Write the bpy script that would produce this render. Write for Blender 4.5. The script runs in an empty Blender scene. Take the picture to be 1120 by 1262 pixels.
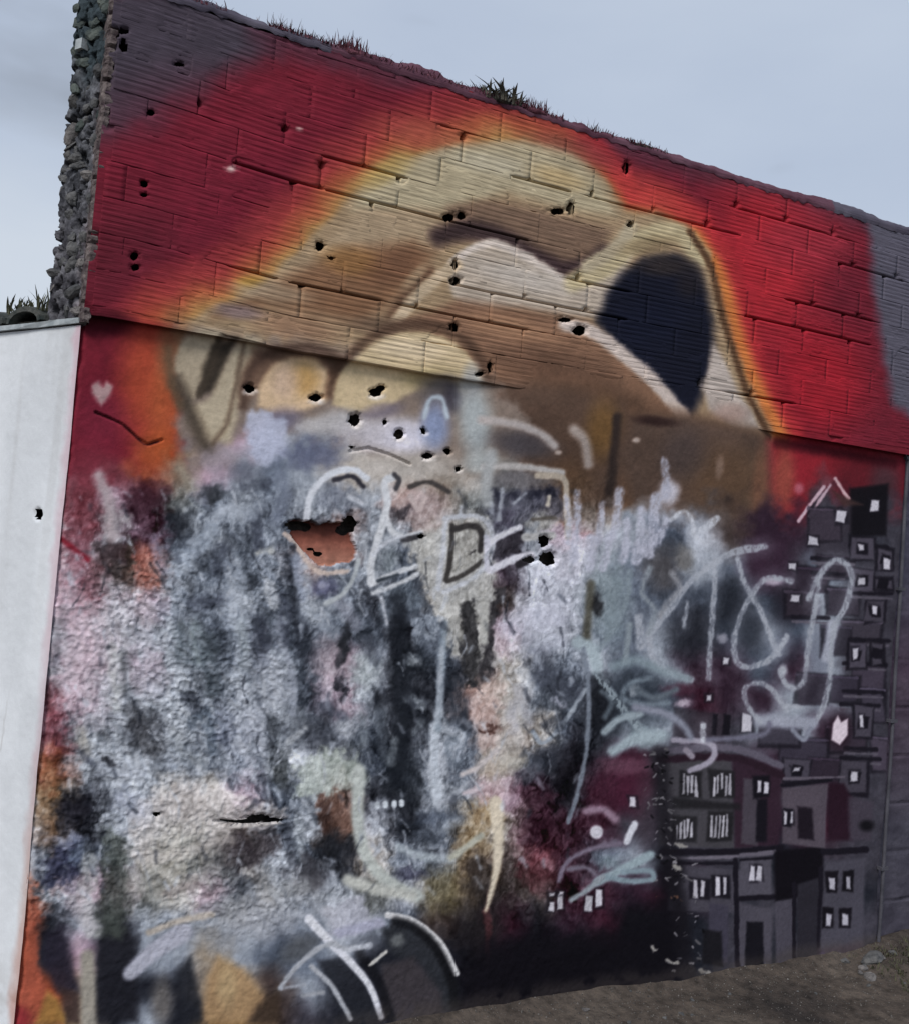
import bpy, bmesh, math, random
import numpy as np
from mathutils import Vector, Matrix

random.seed(7)
RNG = np.random.default_rng(11)
R = math.radians
scene = bpy.context.scene
C = scene.collection

# ------------------------------------------------------------------ camera
CAM_Y, CAM_Z, FOC = -3.0, 1.55, 1250.0          # metres, metres, focal length for a 1120 wide frame
YAW, PITCH, ROLL = R(27.712), R(2.309), R(4.604)
_f = np.array([math.sin(YAW)*math.cos(PITCH), math.cos(YAW)*math.cos(PITCH), math.sin(PITCH)])
_r0 = np.array([math.cos(YAW), -math.sin(YAW), 0.0])
_u0 = np.cross(_r0, _f)
_r = _r0*math.cos(ROLL) + _u0*math.sin(ROLL)
_u = -_r0*math.sin(ROLL) + _u0*math.cos(ROLL)
cd = bpy.data.cameras.new('camera')
cam = bpy.data.objects.new('camera', cd)
C.objects.link(cam)
M = Matrix.Identity(4)
for i in range(3):
    M[i][0] = _r[i]; M[i][1] = _u[i]; M[i][2] = -_f[i]
M[0][3], M[1][3], M[2][3] = 0.0, CAM_Y, CAM_Z
cam.matrix_world = M
cd.sensor_fit = 'HORIZONTAL'
cd.sensor_width = 36.0
cd.lens = 36.0*FOC/1120.0
cd.clip_start = 0.05
cd.clip_end = 5000
scene.camera = cam

# ------------------------------------------------------------------ sky, sun, exposure
EXPOSURE = 0.70
SUN_EL, SUN_AZ = 46.0, 232.0                     # degrees; azimuth measured clockwise from +Y
world = bpy.data.worlds.new('World')
scene.world = world
world.use_nodes = True
nt = world.node_tree
nt.nodes.clear()
def wn(t, **kw):
    n = nt.nodes.new(t)
    for k, v in kw.items(): setattr(n, k, v)
    return n
sky = wn('ShaderNodeTexSky', sky_type='NISHITA')
sky.sun_disc = False
sky.sun_elevation = R(SUN_EL)
sky.sun_rotation = R(SUN_AZ)
tc = wn('ShaderNodeTexCoord')
mp = wn('ShaderNodeMapping'); mp.inputs['Scale'].default_value = (1.0, 1.0, 2.6)
mp.inputs['Location'].default_value = (-3.66, 3.47, 2.64)
nz = wn('ShaderNodeTexNoise'); nz.inputs['Scale'].default_value = 1.9; nz.inputs['Detail'].default_value = 5.0
nz.inputs['Roughness'].default_value = 0.5
rp = wn('ShaderNodeValToRGB')
rp.color_ramp.elements[0].position = 0.34; rp.color_ramp.elements[0].color = (2.15, 2.42, 2.9, 1)
rp.color_ramp.elements[1].position = 0.62; rp.color_ramp.elements[1].color = (3.25, 3.7, 4.45, 1)
e = rp.color_ramp.elements.new(0.44); e.color = (2.95, 3.4, 4.2, 1)
# the cloud deck breaks to brighter haze low over the horizon, all the way round
sx = wn('ShaderNodeSeparateXYZ')
hz_ = wn('ShaderNodeMapRange'); hz_.interpolation_type = 'SMOOTHSTEP'
hz_.inputs[1].default_value = 0.335; hz_.inputs[2].default_value = 0.255; hz_.inputs[3].default_value = 0.0; hz_.inputs[4].default_value = 1.0
wob = wn('ShaderNodeMath', operation='MULTIPLY_ADD'); wob.inputs[1].default_value = 0.22; 
hm = wn('ShaderNodeMix', data_type='RGBA'); hm.inputs[7].default_value = (3.9, 4.25, 4.75, 1)
mx = wn('ShaderNodeMix', data_type='RGBA'); mx.inputs[0].default_value = 0.94
bg = wn('ShaderNodeBackground'); bg.inputs['Strength'].default_value = 0.1
out = wn('ShaderNodeOutputWorld')
L = nt.links.new
L(tc.outputs['Generated'], mp.inputs['Vector']); L(mp.outputs['Vector'], nz.inputs['Vector'])
L(nz.outputs['Fac'], rp.inputs['Fac'])
L(tc.outputs['Generated'], sx.inputs[0]); L(nz.outputs['Fac'], wob.inputs[0]); L(sx.outputs['Z'], wob.inputs[2])
sb = wn('ShaderNodeMath', operation='SUBTRACT'); sb.inputs[1].default_value = 0.11
L(wob.outputs[0], sb.inputs[0]); L(sb.outputs[0], hz_.inputs[0])
L(hz_.outputs[0], hm.inputs[0]); L(rp.outputs['Color'], hm.inputs[6])
L(sky.outputs['Color'], mx.inputs[6]); L(hm.outputs[2], mx.inputs[7])
L(mx.outputs[2], bg.inputs['Color']); L(bg.outputs['Background'], out.inputs['Surface'])

sd = bpy.data.lights.new('sun', 'SUN')
sd.energy = 1.5; sd.angle = R(24); sd.color = (1.0, 0.97, 0.94)
sun = bpy.data.objects.new('sun', sd); C.objects.link(sun)
_a, _e = R(SUN_AZ), R(SUN_EL)
to_sun = Vector((math.sin(_a)*math.cos(_e), math.cos(_a)*math.cos(_e), math.sin(_e)))
sun.rotation_euler = to_sun.to_track_quat('Z', 'Y').to_euler()
scene.view_settings.view_transform = 'Standard'
scene.view_settings.look = 'None'
scene.view_settings.gamma = 1.0
scene.view_settings.exposure = EXPOSURE
scene.view_settings.use_curve_mapping = False

# ------------------------------------------------------------------ helpers
KIL = 0.66          # how bright a white matt front wall looks under this sky: paint = seen colour / KIL
def lin(c):
    c = np.asarray(c, float)/255.0
    return np.where(c <= 0.04045, c/12.92, ((c+0.055)/1.055)**2.4)
def paint_of(c, k=None):
    return np.clip(lin(c)/(k or KIL), 0.0012, 0.9)

def smooth(a, b, x):
    t = np.clip((x-a)/(b-a), 0, 1)
    return t*t*(3-2*t)

def vnoise(x, y, seed):
    """smooth value noise, period 256"""
    rs = np.random.default_rng(seed)
    tab = rs.random((256, 256))
    xi = np.floor(x).astype(int); yi = np.floor(y).astype(int)
    fx = x-xi; fy = y-yi
    fx = fx*fx*(3-2*fx); fy = fy*fy*(3-2*fy)
    a = tab[yi % 256, xi % 256]; b = tab[yi % 256, (xi+1) % 256]
    c = tab[(yi+1) % 256, xi % 256]; d = tab[(yi+1) % 256, (xi+1) % 256]
    return (a*(1-fx)+b*fx)*(1-fy) + (c*(1-fx)+d*fx)*fy
def fbm(x, y, seed, octv=4, gain=0.5):
    s = 0; amp = 1; tot = 0
    for o in range(octv):
        s = s + amp*vnoise(x*2**o+13.7*o, y*2**o+7.1*o, seed+o); tot += amp; amp *= gain
    return s/tot

def link(o, parent=None):
    C.objects.link(o)
    if parent is not None: o.parent = parent
    return o
def tag(o, label=None, cat=None, group=None, kind=None):
    if label: o['label'] = label
    if cat: o['category'] = cat
    if group: o['group'] = group
    if kind: o['kind'] = kind
    return o
def empty(name, loc):
    o = bpy.data.objects.new(name, None); o.location = loc; o.empty_display_size = 0.1
    return link(o)
def mesh_np(name, V, F, mat, parent=None, col=None, smooth_shade=False):
    """quads or tris from numpy arrays, optional colour per vertex (attribute 'paint')"""
    me = bpy.data.meshes.new(name)
    V = np.asarray(V, np.float32); F = np.asarray(F, np.int32)
    n = F.shape[1]
    me.vertices.add(len(V)); me.vertices.foreach_set('co', V.ravel())
    me.loops.add(F.size); me.loops.foreach_set('vertex_index', F.ravel())
    me.polygons.add(len(F)); me.polygons.foreach_set('loop_start', np.arange(0, F.size, n, dtype=np.int32))
    me.update(calc_edges=True)
    if smooth_shade: me.polygons.foreach_set('use_smooth', np.ones(len(F), bool))
    if col is not None:
        at = me.color_attributes.new('paint', 'FLOAT_COLOR', 'POINT')
        at.data.foreach_set('color', np.concatenate([col, np.ones((len(col), 1))], 1).astype(np.float32).ravel())
    me.materials.append(mat)
    return link(bpy.data.objects.new(name, me), parent)
def bm_obj(name, bm, mat, parent=None, smooth_shade=False):
    me = bpy.data.meshes.new(name)
    bmesh.ops.recalc_face_normals(bm, faces=bm.faces[:])
    bm.to_mesh(me); bm.free()
    if smooth_shade:
        for p in me.polygons: p.use_smooth = True
    me.materials.append(mat)
    return link(bpy.data.objects.new(name, me), parent)
def bm_box(bm, x0, x1, y0, y1, z0, z1):
    v = [bm.verts.new(p) for p in ((x0,y0,z0),(x1,y0,z0),(x1,y1,z0),(x0,y1,z0),(x0,y0,z1),(x1,y0,z1),(x1,y1,z1),(x0,y1,z1))]
    for f in ((0,3,2,1),(4,5,6,7),(0,1,5,4),(1,2,6,5),(2,3,7,6),(3,0,4,7)): bm.faces.new([v[i] for i in f])
def grid_faces(nx, nz, keep=None):
    i = np.arange(nx-1)[None, :]; j = np.arange(nz-1)[:, None]
    a = j*nx+i
    F = np.stack([a, a+1, a+nx+1, a+nx], -1).reshape(-1, 4)
    return F if keep is None else F[keep.ravel()]

# photo-drawing coordinates <-> wall plane (the mural was sketched on the photograph, then laid out in metres on the wall)
def to_wall(px, py):
    dx = (np.asarray(px, float)-560)/FOC; dy = -(np.asarray(py, float)-631)/FOC
    d = [_r[i]*dx + _u[i]*dy + _f[i] for i in range(3)]
    t = -CAM_Y/d[1]
    return d[0]*t, CAM_Z + d[2]*t
def to_draw(X, Z):
    v = [X, -CAM_Y + 0*X, Z-CAM_Z]
    a = v[0]*_r[0]+v[1]*_r[1]+v[2]*_r[2]; b = v[0]*_u[0]+v[1]*_u[1]+v[2]*_u[2]; c = v[0]*_f[0]+v[1]*_f[1]+v[2]*_f[2]
    return 560 + FOC*a/c, 631 - FOC*b/c

# ------------------------------------------------------------------ materials
def new_mat(name):
    m = bpy.data.materials.new(name); m.use_nodes = True
    n = m.node_tree.nodes; n.clear()
    o = n.new('ShaderNodeOutputMaterial'); p = n.new('ShaderNodeBsdfPrincipled')
    m.node_tree.links.new(p.outputs[0], o.inputs[0])
    return m, m.node_tree, p
def noise_node(t, scale, detail=4.0, rough=0.55, stretch=None):
    g = t.nodes.new('ShaderNodeNewGeometry')
    n = t.nodes.new('ShaderNodeTexNoise'); n.inputs['Scale'].default_value = scale
    n.inputs['Detail'].default_value = detail; n.inputs['Roughness'].default_value = rough
    if stretch:
        mpn = t.nodes.new('ShaderNodeMapping'); mpn.inputs['Scale'].default_value = stretch
        t.links.new(g.outputs['Position'], mpn.inputs['Vector']); t.links.new(mpn.outputs['Vector'], n.inputs['Vector'])
    else:
        t.links.new(g.outputs['Position'], n.inputs['Vector'])
    return n
def bump(t, p, fac, strength, dist):
    b = t.nodes.new('ShaderNodeBump'); b.inputs['Strength'].default_value = strength; b.inputs['Distance'].default_value = dist
    t.links.new(fac, b.inputs['Height']); t.links.new(b.outputs['Normal'], p.inputs['Normal'])
def painted(name, stretch=None, bstr=0.5, bscale=120.0, rough=0.8, amp=0.35):
    m, t, p = new_mat(name)
    a = t.nodes.new('ShaderNodeVertexColor'); a.layer_name = 'paint'
    n = noise_node(t, 55.0, 5.0, 0.65, stretch)
    mr = t.nodes.new('ShaderNodeMapRange'); mr.inputs[1].default_value = 0.3; mr.inputs[2].default_value = 0.7
    mr.inputs[3].default_value = 1-amp; mr.inputs[4].default_value = 1+amp
    t.links.new(n.outputs['Fac'], mr.inputs[0])
    mu = t.nodes.new('ShaderNodeMix'); mu.data_type = 'RGBA'; mu.blend_type = 'MULTIPLY'; mu.inputs[0].default_value = 1.0
    t.links.new(a.outputs['Color'], mu.inputs[6]); t.links.new(mr.outputs[0], mu.inputs[7])
    t.links.new(mu.outputs[2], p.inputs['Base Color'])
    p.inputs['Roughness'].default_value = rough
    p.inputs['Specular IOR Level'].default_value = 0.10
    n2 = noise_node(t, bscale, 4.0, 0.6, stretch)
    bump(t, p, n2.outputs['Fac'], bstr, 0.006)
    return m
def plain(name, c1, c2, scale=20.0, rough=0.9, bstr=0.5, bdist=0.01, bscale=None, spec=0.2, lo=0.35, hi=0.65, stretch=None):
    m, t, p = new_mat(name)
    n = noise_node(t, scale, 6.0, 0.6, stretch)
    r = t.nodes.new('ShaderNodeValToRGB')
    r.color_ramp.elements[0].position = lo; r.color_ramp.elements[0].color = (*c1, 1)
    r.color_ramp.elements[1].position = hi; r.color_ramp.elements[1].color = (*c2, 1)
    t.links.new(n.outputs['Fac'], r.inputs['Fac']); t.links.new(r.outputs['Color'], p.inputs['Base Color'])
    p.inputs['Roughness'].default_value = rough; p.inputs['Specular IOR Level'].default_value = spec
    n2 = noise_node(t, bscale or scale*3, 5.0, 0.6)
    bump(t, p, n2.outputs['Fac'], bstr, bdist)
    return m
MAT = {}
MAT['mural'] = painted('mural_paint_on_plaster', bstr=0.32, bscale=60.0, amp=0.12)
MAT['mural_brick'] = painted('mural_paint_on_brick', stretch=(0.12, 1.0, 2.6), bstr=0.5, bscale=60.0, amp=0.26)
MAT['bed'] = painted('rough_lime_bed', bstr=0.9, bscale=110.0, rough=0.95, amp=0.3)
MAT['white'] = painted('white_wall_paint', bstr=0.18, bscale=45.0, rough=0.75, amp=0.03)
MAT['core'] = plain('rough_masonry', (0.10, 0.09, 0.09), (0.20, 0.17, 0.15), 30.0)
MAT['clay'] = plain('raw_clay', (0.30, 0.15, 0.10), (0.42, 0.22, 0.16), 40.0)
MAT['stone'] = plain('grey_stone', (0.026, 0.029, 0.034), (0.17, 0.165, 0.16), 22.0, bstr=0.9, lo=0.3, hi=0.72)
MAT['stone_pale'] = plain('pale_stone', (0.05, 0.048, 0.050), (0.25, 0.23, 0.22), 26.0, bstr=0.9, lo=0.3, hi=0.7)
MAT['stone_moss'] = plain('mossy_stone', (0.022, 0.032, 0.034), (0.11, 0.125, 0.11), 26.0, bstr=0.9)
MAT['lime'] = plain('old_lime_mortar', (0.05, 0.05, 0.055), (0.17, 0.155, 0.15), 35.0, bstr=1.0)
MAT['cement'] = plain('weathered_cement', (0.06, 0.055, 0.07), (0.15, 0.13, 0.15), 14.0, bstr=0.7)
MAT['arris'] = plain('pale_corner_mortar', (0.045, 0.030, 0.034), (0.20, 0.165, 0.155), 34.0, bstr=0.9)
MAT['moss'] = plain('moss', (0.02, 0.022, 0.02), (0.07, 0.06, 0.05), 40.0, bstr=1.0)
MAT['moss_red'] = plain('reddish_moss', (0.06, 0.018, 0.028), (0.17, 0.06, 0.08), 40.0, bstr=1.0)
MAT['grass_dry'] = plain('dry_grass', (0.11, 0.075, 0.075), (0.24, 0.17, 0.16), 30.0)
MAT['weed'] = plain('dull_weed', (0.06, 0.06, 0.05), (0.17, 0.155, 0.12), 30.0)
MAT['grass'] = plain('grass_blade', (0.04, 0.045, 0.028), (0.12, 0.115, 0.07), 30.0)
MAT['metal'] = plain('painted_conduit', (0.045, 0.044, 0.055), (0.085, 0.082, 0.098), 9.0, rough=0.55, bstr=0.15, spec=0.4)
MAT['zinc'] = plain('dull_zinc', (0.25, 0.28, 0.29), (0.42, 0.45, 0.46), 25.0, rough=0.6, bstr=0.2, spec=0.5)
MAT['grit'] = plain('grit', (0.05, 0.045, 0.042), (0.28, 0.26, 0.24), 60.0, lo=0.45, hi=0.7)
MAT['tile'] = plain('mossy_roof_tile', (0.02, 0.03, 0.03), (0.10, 0.10, 0.09), 16.0, bstr=0.9)

# ------------------------------------------------------------------ the mural, painted on a sheet laid out in metres on the wall
PX0, PX1, PZ0, PZ1, RES = 0.28, 4.40, -0.12, 3.25, 400
NXC, NZC = int((PX1-PX0)*RES), int((PZ1-PZ0)*RES)
_X, _Z = np.meshgrid(PX0+(np.arange(NXC)+0.5)/RES, PZ0+(np.arange(NZC)+0.5)/RES)
U, Vv = to_draw(_X, _Z)
CAN = np.zeros((NZC, NXC, 3))
CAN[:] = (112, 30, 46)

def _box(pts, pad):
    p = np.asarray(pts, float)
    x, z = to_wall(p[:, 0], p[:, 1])
    m = pad/250.0+0.01
    i0 = max(0, int((x.min()-m-PX0)*RES)); i1 = min(NXC, int((x.max()+m-PX0)*RES)+1)
    j0 = max(0, int((z.min()-m-PZ0)*RES)); j1 = min(NZC, int((z.max()+m-PZ0)*RES)+1)
    return (slice(j0, max(j0, j1)), slice(i0, max(i0, i1)))
def _lay(s, a, col, mul=False):
    a = a[..., None]
    CAN[s] = CAN[s]*(1-a) + np.asarray(col, float)*a
def _ragged(s, amt, sc):
    if not amt: return 0
    return amt*(fbm(U[s]/sc, Vv[s]/sc, 301, 3)-0.5)*2
def _segdist(s, pts):
    u, v = U[s], Vv[s]; best = np.full(u.shape, 1e9); par = np.zeros(u.shape)
    n = len(pts)-1
    for k in range(n):
        (ax, ay), (bx, by) = pts[k], pts[k+1]
        dx, dy = bx-ax, by-ay; l2 = dx*dx+dy*dy+1e-9
        t = np.clip(((u-ax)*dx+(v-ay)*dy)/l2, 0, 1)
        d = np.hypot(u-ax-t*dx, v-ay-t*dy)
        m = d < best; best = np.where(m, d, best); par = np.where(m, (k+t)/n, par)
    return best, par
def spline(pts, n=6):
    p = np.asarray(pts, float)
    if len(p) < 3: return [tuple(q) for q in p]
    q = np.vstack([2*p[0]-p[1], p, 2*p[-1]-p[-2]]); o = []
    for i in range(1, len(q)-2):
        for t in np.arange(n)/n:
            o.append(tuple(0.5*((2*q[i]) + (q[i+1]-q[i-1])*t + (2*q[i-1]-5*q[i]+4*q[i+1]-q[i+2])*t*t + (3*q[i]-q[i-1]-3*q[i+1]+q[i+2])*t**3)))
    o.append(tuple(p[-1])); return o
def polysdf(s, pts):
    u, v = U[s], Vv[s]; ins = np.zeros(u.shape, bool); n = len(pts)
    d, _ = _segdist(s, list(pts)+[pts[0]])
    for k in range(n):
        (ax, ay), (bx, by) = pts[k], pts[(k+1) % n]
        c = ((ay > v) != (by > v)) & (u < (bx-ax)*(v-ay)/(by-ay+1e-12)+ax)
        ins ^= c
    return np.where(ins, -d, d)
def poly(pts, col, soft=4, op=1.0, grow=0, rag=0, rsc=14, curve=False):
    if curve: pts = spline(list(pts)+[pts[0]])[:-1]
    s = _box(pts, soft+grow+rag+4); d = polysdf(s, pts)-grow+_ragged(s, rag, rsc)
    _lay(s, op*(1-smooth(-soft, soft, d)), col)
def blob(cx, cy, rx, ry, col, op=1.0, ang=0, soft=0.7, rag=0.0, rsc=12):
    m = max(rx, ry)*1.5
    s = _box([(cx-m, cy-m), (cx+m, cy+m), (cx+m, cy-m), (cx-m, cy+m)], 4)
    c, si = math.cos(R(ang)), math.sin(R(ang))
    du, dv = U[s]-cx, Vv[s]-cy
    d = np.hypot((du*c+dv*si)/rx, (-du*si+dv*c)/ry)
    if rag: d = d + _ragged(s, rag, rsc)
    _lay(s, op*(1-smooth(1-soft, 1+soft*0.5, d)), col)
def stroke(pts, w, col, soft=2.0, op=1.0, taper=0.0, rag=1.2, rsc=7, dry=0.0):
    pts = spline(pts)
    s = _box(pts, w+soft+4); d, par = _segdist(s, pts)
    hw = w*0.5*(1-taper*par)
    a = op*(1-smooth(-soft, soft, d-hw+_ragged(s, rag, rsc)))
    if dry: a = a*(1-dry*smooth(0.45, 0.62, fbm(U[s]/3.0, Vv[s]/5.0, 77, 2)))
    _lay(s, a, col)
_rj = np.random.default_rng(23)
def rect(cx, cy, w, h, col, soft=1.2, op=1.0, lean=-0.03):
    q = np.array([(cx-w/2-lean*h/2, cy-h/2-0.05*w), (cx+w/2-lean*h/2, cy-h/2+0.05*w), (cx+w/2+lean*h/2, cy+h/2), (cx-w/2+lean*h/2, cy+h/2)])
    q = q + _rj.normal(0, min(1.3, 0.05*min(w, h)+0.35), (4, 2))
    poly([tuple(p_) for p_ in q], np.asarray(col, float)*_rj.uniform(0.86, 1.0), soft+0.5, op, rag=0.8, rsc=4)

# ---- red sky of the mural and its glow
poly([(90,-20),(330,-20),(330,70),(250,120),(160,175),(90,190)], (70,66,76), 26, 0.95, rag=14, rsc=40)
blob(235, 230, 150, 130, (118,30,50), 0.6)
blob(160, 330, 80, 90, (96,30,44), 0.7)
blob(330, 150, 120, 60, (122,32,50), 0.6)
poly([(300,20),(420,60),(520,95),(640,135),(760,170),(860,205),(1000,245),(1125,278),(1125,300),(1000,266),(860,226),(760,195),(640,165),(520,120),(420,95),(300,60)], (86,52,66), 16, 0.75, rag=6)
blob(930, 330, 80, 130, (172,40,50), 0.85); blob(1000, 470, 70, 80, (160,30,44), 0.85); blob(985, 300, 70, 40, (156,48,62), 0.7)
HAT = [(205,412),(240,392),(290,372),(330,345),(365,312),(395,282),(432,243),(485,208),(550,185),(620,178),(690,190),(735,222),(762,262),(800,268),(840,287),(866,325),(882,380),(900,440),(925,500),(950,545),(955,610),(900,690),(700,640),(560,500),(430,450),(215,430)]
s_ = _box(HAT, 90); d_ = polysdf(s_, HAT)
_left = 1-smooth(640, 760, U[s_])
_wid = 0.42+0.58*_left
dn = d_/_wid + _ragged(s_, 9, 30)
def ramp(d, stops):
    out = np.zeros(d.shape+(3,)); xs = [q[0] for q in stops]
    for k in range(3): out[..., k] = np.interp(d, xs, [q[1][k] for q in stops])
    return out
rl = ramp(dn, [(-5,(156,136,108)),(8,(166,124,78)),(24,(160,88,60)),(44,(146,58,56)),(85,(116,32,48))])
rr = ramp(dn, [(-5,(148,114,80)),(14,(168,88,60)),(34,(178,62,58)),(62,(162,44,50)),(100,(144,34,46))])
col_ = rl*_left[..., None]+rr*(1-_left[..., None])
a_ = (1-smooth(60, 100, dn))[..., None]
CAN[s_] = CAN[s_]*(1-a_)+col_*a_
blob(520, 170, 70, 22, (150,80,66), 0.5, ang=12); blob(800, 240, 60, 22, (176,72,62), 0.6, ang=25)
blob(312, 352, 26, 8, (176,128,40), 0.8, ang=8); blob(905, 480, 10, 26, (190,130,50), 0.7)
blob(700, 190, 70, 22, (122,64,66), 0.55, ang=14)
# hat body
stroke([(850,292),(880,340),(898,400),(915,450),(940,505),(962,548)], 15, (200,128,62), 8, 0.75)
poly(HAT, (152,130,104), 7, 1.0, rag=3, curve=True)
poly([(440,240),(490,205),(560,185),(640,180),(700,198),(735,228),(752,268),(700,262),(620,240),(540,262),(480,262),(430,262)], (166,153,127), 10, 0.95)
blob(470, 215, 42, 16, (172,146,92), 0.7, ang=-28); blob(600, 205, 60, 14, (172,162,140), 0.7, ang=10); blob(680, 222, 40, 14, (174,146,104), 0.6, ang=16)
poly([(400,300),(440,262),(520,262),(545,285),(500,330),(440,345),(370,345),(330,350)], (158,138,114), 12, 0.9)
poly([(345,345),(420,310),(505,300),(530,315),(480,375),(440,400),(330,380),(260,392)], (124,92,68), 14, 0.9)
blob(430, 325, 45, 20, (140,104,62), 0.7, ang=10); blob(478, 332, 40, 22, (112,80,60), 0.7, ang=-25)
blob(330, 362, 55, 14, (158,142,122), 0.6, ang=8); blob(360, 405, 60, 22, (142,112,90), 0.8, ang=10); blob(290, 386, 34, 10, (120,105,110), 0.7, ang=8)
poly([(545,258),(600,250),(680,268),(745,285),(735,312),(700,335),(660,318),(610,298),(560,296)], (118,96,80), 10, 0.95)
stroke([(536,294),(572,286),(618,299),(660,325),(704,339),(738,316)], 24, (64,48,48), 9)
stroke([(640,318),(680,335),(712,332)], 20, (68,50,52), 7, 0.8)
poly([(545,330),(565,312),(600,300),(640,314),(685,342),(720,350),(752,328),(772,312),(758,346),(745,380),(720,394),(640,384),(560,374)], (170,155,140), 5, 1.0, curve=True)
stroke([(552,326),(580,306),(604,303),(640,318),(684,344)], 9, (196,182,170), 4)
blob(640, 345, 70, 16, (176,166,156), 0.7, ang=14)
poly([(540,380),(560,372),(640,382),(715,396),(770,436),(838,515),(860,600),(700,600),(600,490),(585,455),(555,420),(500,406),(478,402)], (128,98,78), 9, 0.97)
blob(620, 405, 70, 18, (158,122,96), 0.7, ang=12); blob(680, 455, 80, 26, (104,78,62), 0.9, ang=12)
stroke([(478,392),(500,360),(524,338)], 14, (92,66,50), 7, 0.8)
stroke([(472,414),(502,374),(532,347),(556,328)], 15, (182,160,134), 4)
blob(505, 345, 22, 8, (160,138,112), 0.7, ang=-48)
blob(470, 405, 55, 13, (104,84,68), 0.85, ang=8)
# ear-like hood and its dark hollow
stroke([(700,350),(742,330),(770,305),(800,290),(832,292),(856,318)], 24, (176,160,128), 6)
stroke([(716,330),(748,310),(770,284)], 16, (168,154,130), 5)
blob(790, 305, 40, 12, (120,104,80), 0.7, ang=-10)
poly([(728,398),(742,362),(770,332),(800,318),(832,318),(856,342),(868,385),(872,430),(862,475),(838,515),(806,480),(765,442)], (22,24,40), 9, 1.0, rag=3, curve=True)
blob(812, 330, 40, 14, (52,44,44), 0.9); blob(842, 350, 18, 22, (40,34,38), 0.7); blob(790, 400, 50, 40, (20,24,44), 0.7)
stroke([(842,288),(868,330),(882,390),(898,440),(915,490),(942,540)], 8, (92,66,46), 3)
poly([(870,424),(882,440),(905,490),(930,530),(896,530),(864,505),(858,480),(866,450)], (170,157,148), 5, 1.0)
blob(890, 510, 26, 14, (150,125,116), 0.7)
stroke([(690,402),(725,412),(765,442),(800,474),(834,514)], 16, (186,170,160), 4)
poly([(640,470),(740,470),(800,500),(860,515),(940,535),(958,600),(930,680),(850,690),(740,620),(640,560)], (98,74,58), 14, 0.95)
# brow of the lower plaster, browns
poly([(590,470),(700,480),(760,500),(770,560),(750,640),(690,640),(600,590),(585,500)], (92,72,60), 12, 0.95)
blob(735, 530, 24, 40, (122,92,52), 0.8); blob(700, 600, 34, 36, (104,78,56), 0.8)
stroke([(752,515),(752,560),(748,620)], 11, (58,46,42), 4)
poly([(770,515),(840,515),(940,540),(955,600),(940,660),(860,690),(780,620),(758,560)], (92,74,64), 12, 0.97)
blob(890, 590, 60, 45, (106,82,62), 0.8); blob(835, 560, 30, 36, (80,68,66), 0.7); blob(935, 600, 14, 60, (134,92,70), 0.6)
blob(800, 520, 30, 7, (48,30,28), 0.9, ang=6)
# the red side strip and glow below the ledge
poly([(90,390),(215,400),(215,600),(70,640),(70,500)], (112,28,44), 6, 1.0)
blob(185, 470, 45, 95, (160,72,48), 0.95); blob(205, 500, 26, 70, (168,88,52), 0.85); blob(195, 560, 34, 34, (164,84,40), 0.8); blob(212, 430, 22, 50, (128,92,66), 0.8)
blob(128, 400, 36, 16, (60,8,20), 0.8); blob(120, 520, 40, 50, (120,36,58), 0.6); blob(110, 590, 40, 40, (122,52,66), 0.7)  # first dark patch: shadow of the left ledge, put into the colour
poly([(945,545),(1105,560),(1105,640),(1040,620),(990,640),(955,650)], (140,34,46), 14, 1.0)
blob(1065, 590, 50, 35, (88,24,34), 0.8); blob(965, 590, 16, 50, (148,80,64), 0.8); blob(1090, 600, 20, 40, (66,52,58), 0.7)
stroke([(955,546),(1030,558),(1100,572)], 12, (66,10,22), 5, 0.7)  # shadow under the overhanging bricks on the right, painted on the plaster

poly([(218,440),(420,440),(600,480),(640,520),(640,610),(225,610)], (126,116,112), 12, 0.97, rag=8)
# ---- the over-painted field: broad tones first
PAL = dict(R=(112,28,44), r=(124,62,72), p=(184,154,168), P=(54,34,50), O=(162,82,52), B=(104,80,64), b=(68,55,52), T=(150,136,120),
           t=(182,172,162), g=(112,120,134), G=(70,78,92), K=(34,36,46), w=(186,190,201), W=(206,206,213), s=(148,154,164), k=(12,10,18),
           m=(62,22,40), v=(68,65,75), S=(188,152,142), n=(112,114,112), y=(128,102,66))
ROWS = ['WWRROyTpwssttwwsnBByBBBBORRm', 'WWrrOTpsgstttTtnsnBbbPBBBrmm', 'WWrpmngsgsgsSTnKGnBswgbPPvkv', 'WWrsmGsggKSsstTGspwsGwbPPvKv',
        'WWrbOsGGgSgsGttPwwsgGsgPvgvv', 'WprspggsGsgKGtKbwsggGGKGPsvv', 'WspsssGgGgGGKsbpwsgGsKGsGsvv', 'WspspsGgsGpsKGKtsgwgsPPGPsvv',
        'WrpsssGssGpsKKStgGKGGmPPssvv', 'WrsskssssGsGKsgStGKssPvssPvv', 'WOsssgggswnGGwgtGKKmvvvPvvvv', 'WyKssttpGsSKKsspmKmmvGvmvPvv',
        'WBKswttbGsBwKgytmmmvKvvPPmvv', 'WGGgttGbsGKtgsybrmgsKvvKKvvv', 'OsppntpGsssnwtybbmmPmPKvvvKv', 'OKwKssssggwsGbkmkPmkkKvvKvvv',
        'OKpKssTsGgsKKKkkkkkkkKvKvvvv', 'rOTKKKTTbsKKvKkkkkkkkKvKvvvv', 'RyTKsKyybvKKvKkkkkkkkkvKvvvv']
ROWS = [r.replace('k', 'K') if i == 9 else r for i, r in enumerate(ROWS)]
TON = np.array([[PAL[c] for c in r.ljust(28, 'v')[:28]] for r in ROWS], float)
warp1 = (fbm(U/26, Vv/26, 21, 3)-0.5)*30; warp2 = (fbm(U/26, Vv/26, 31, 3)-0.5)*30
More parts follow.
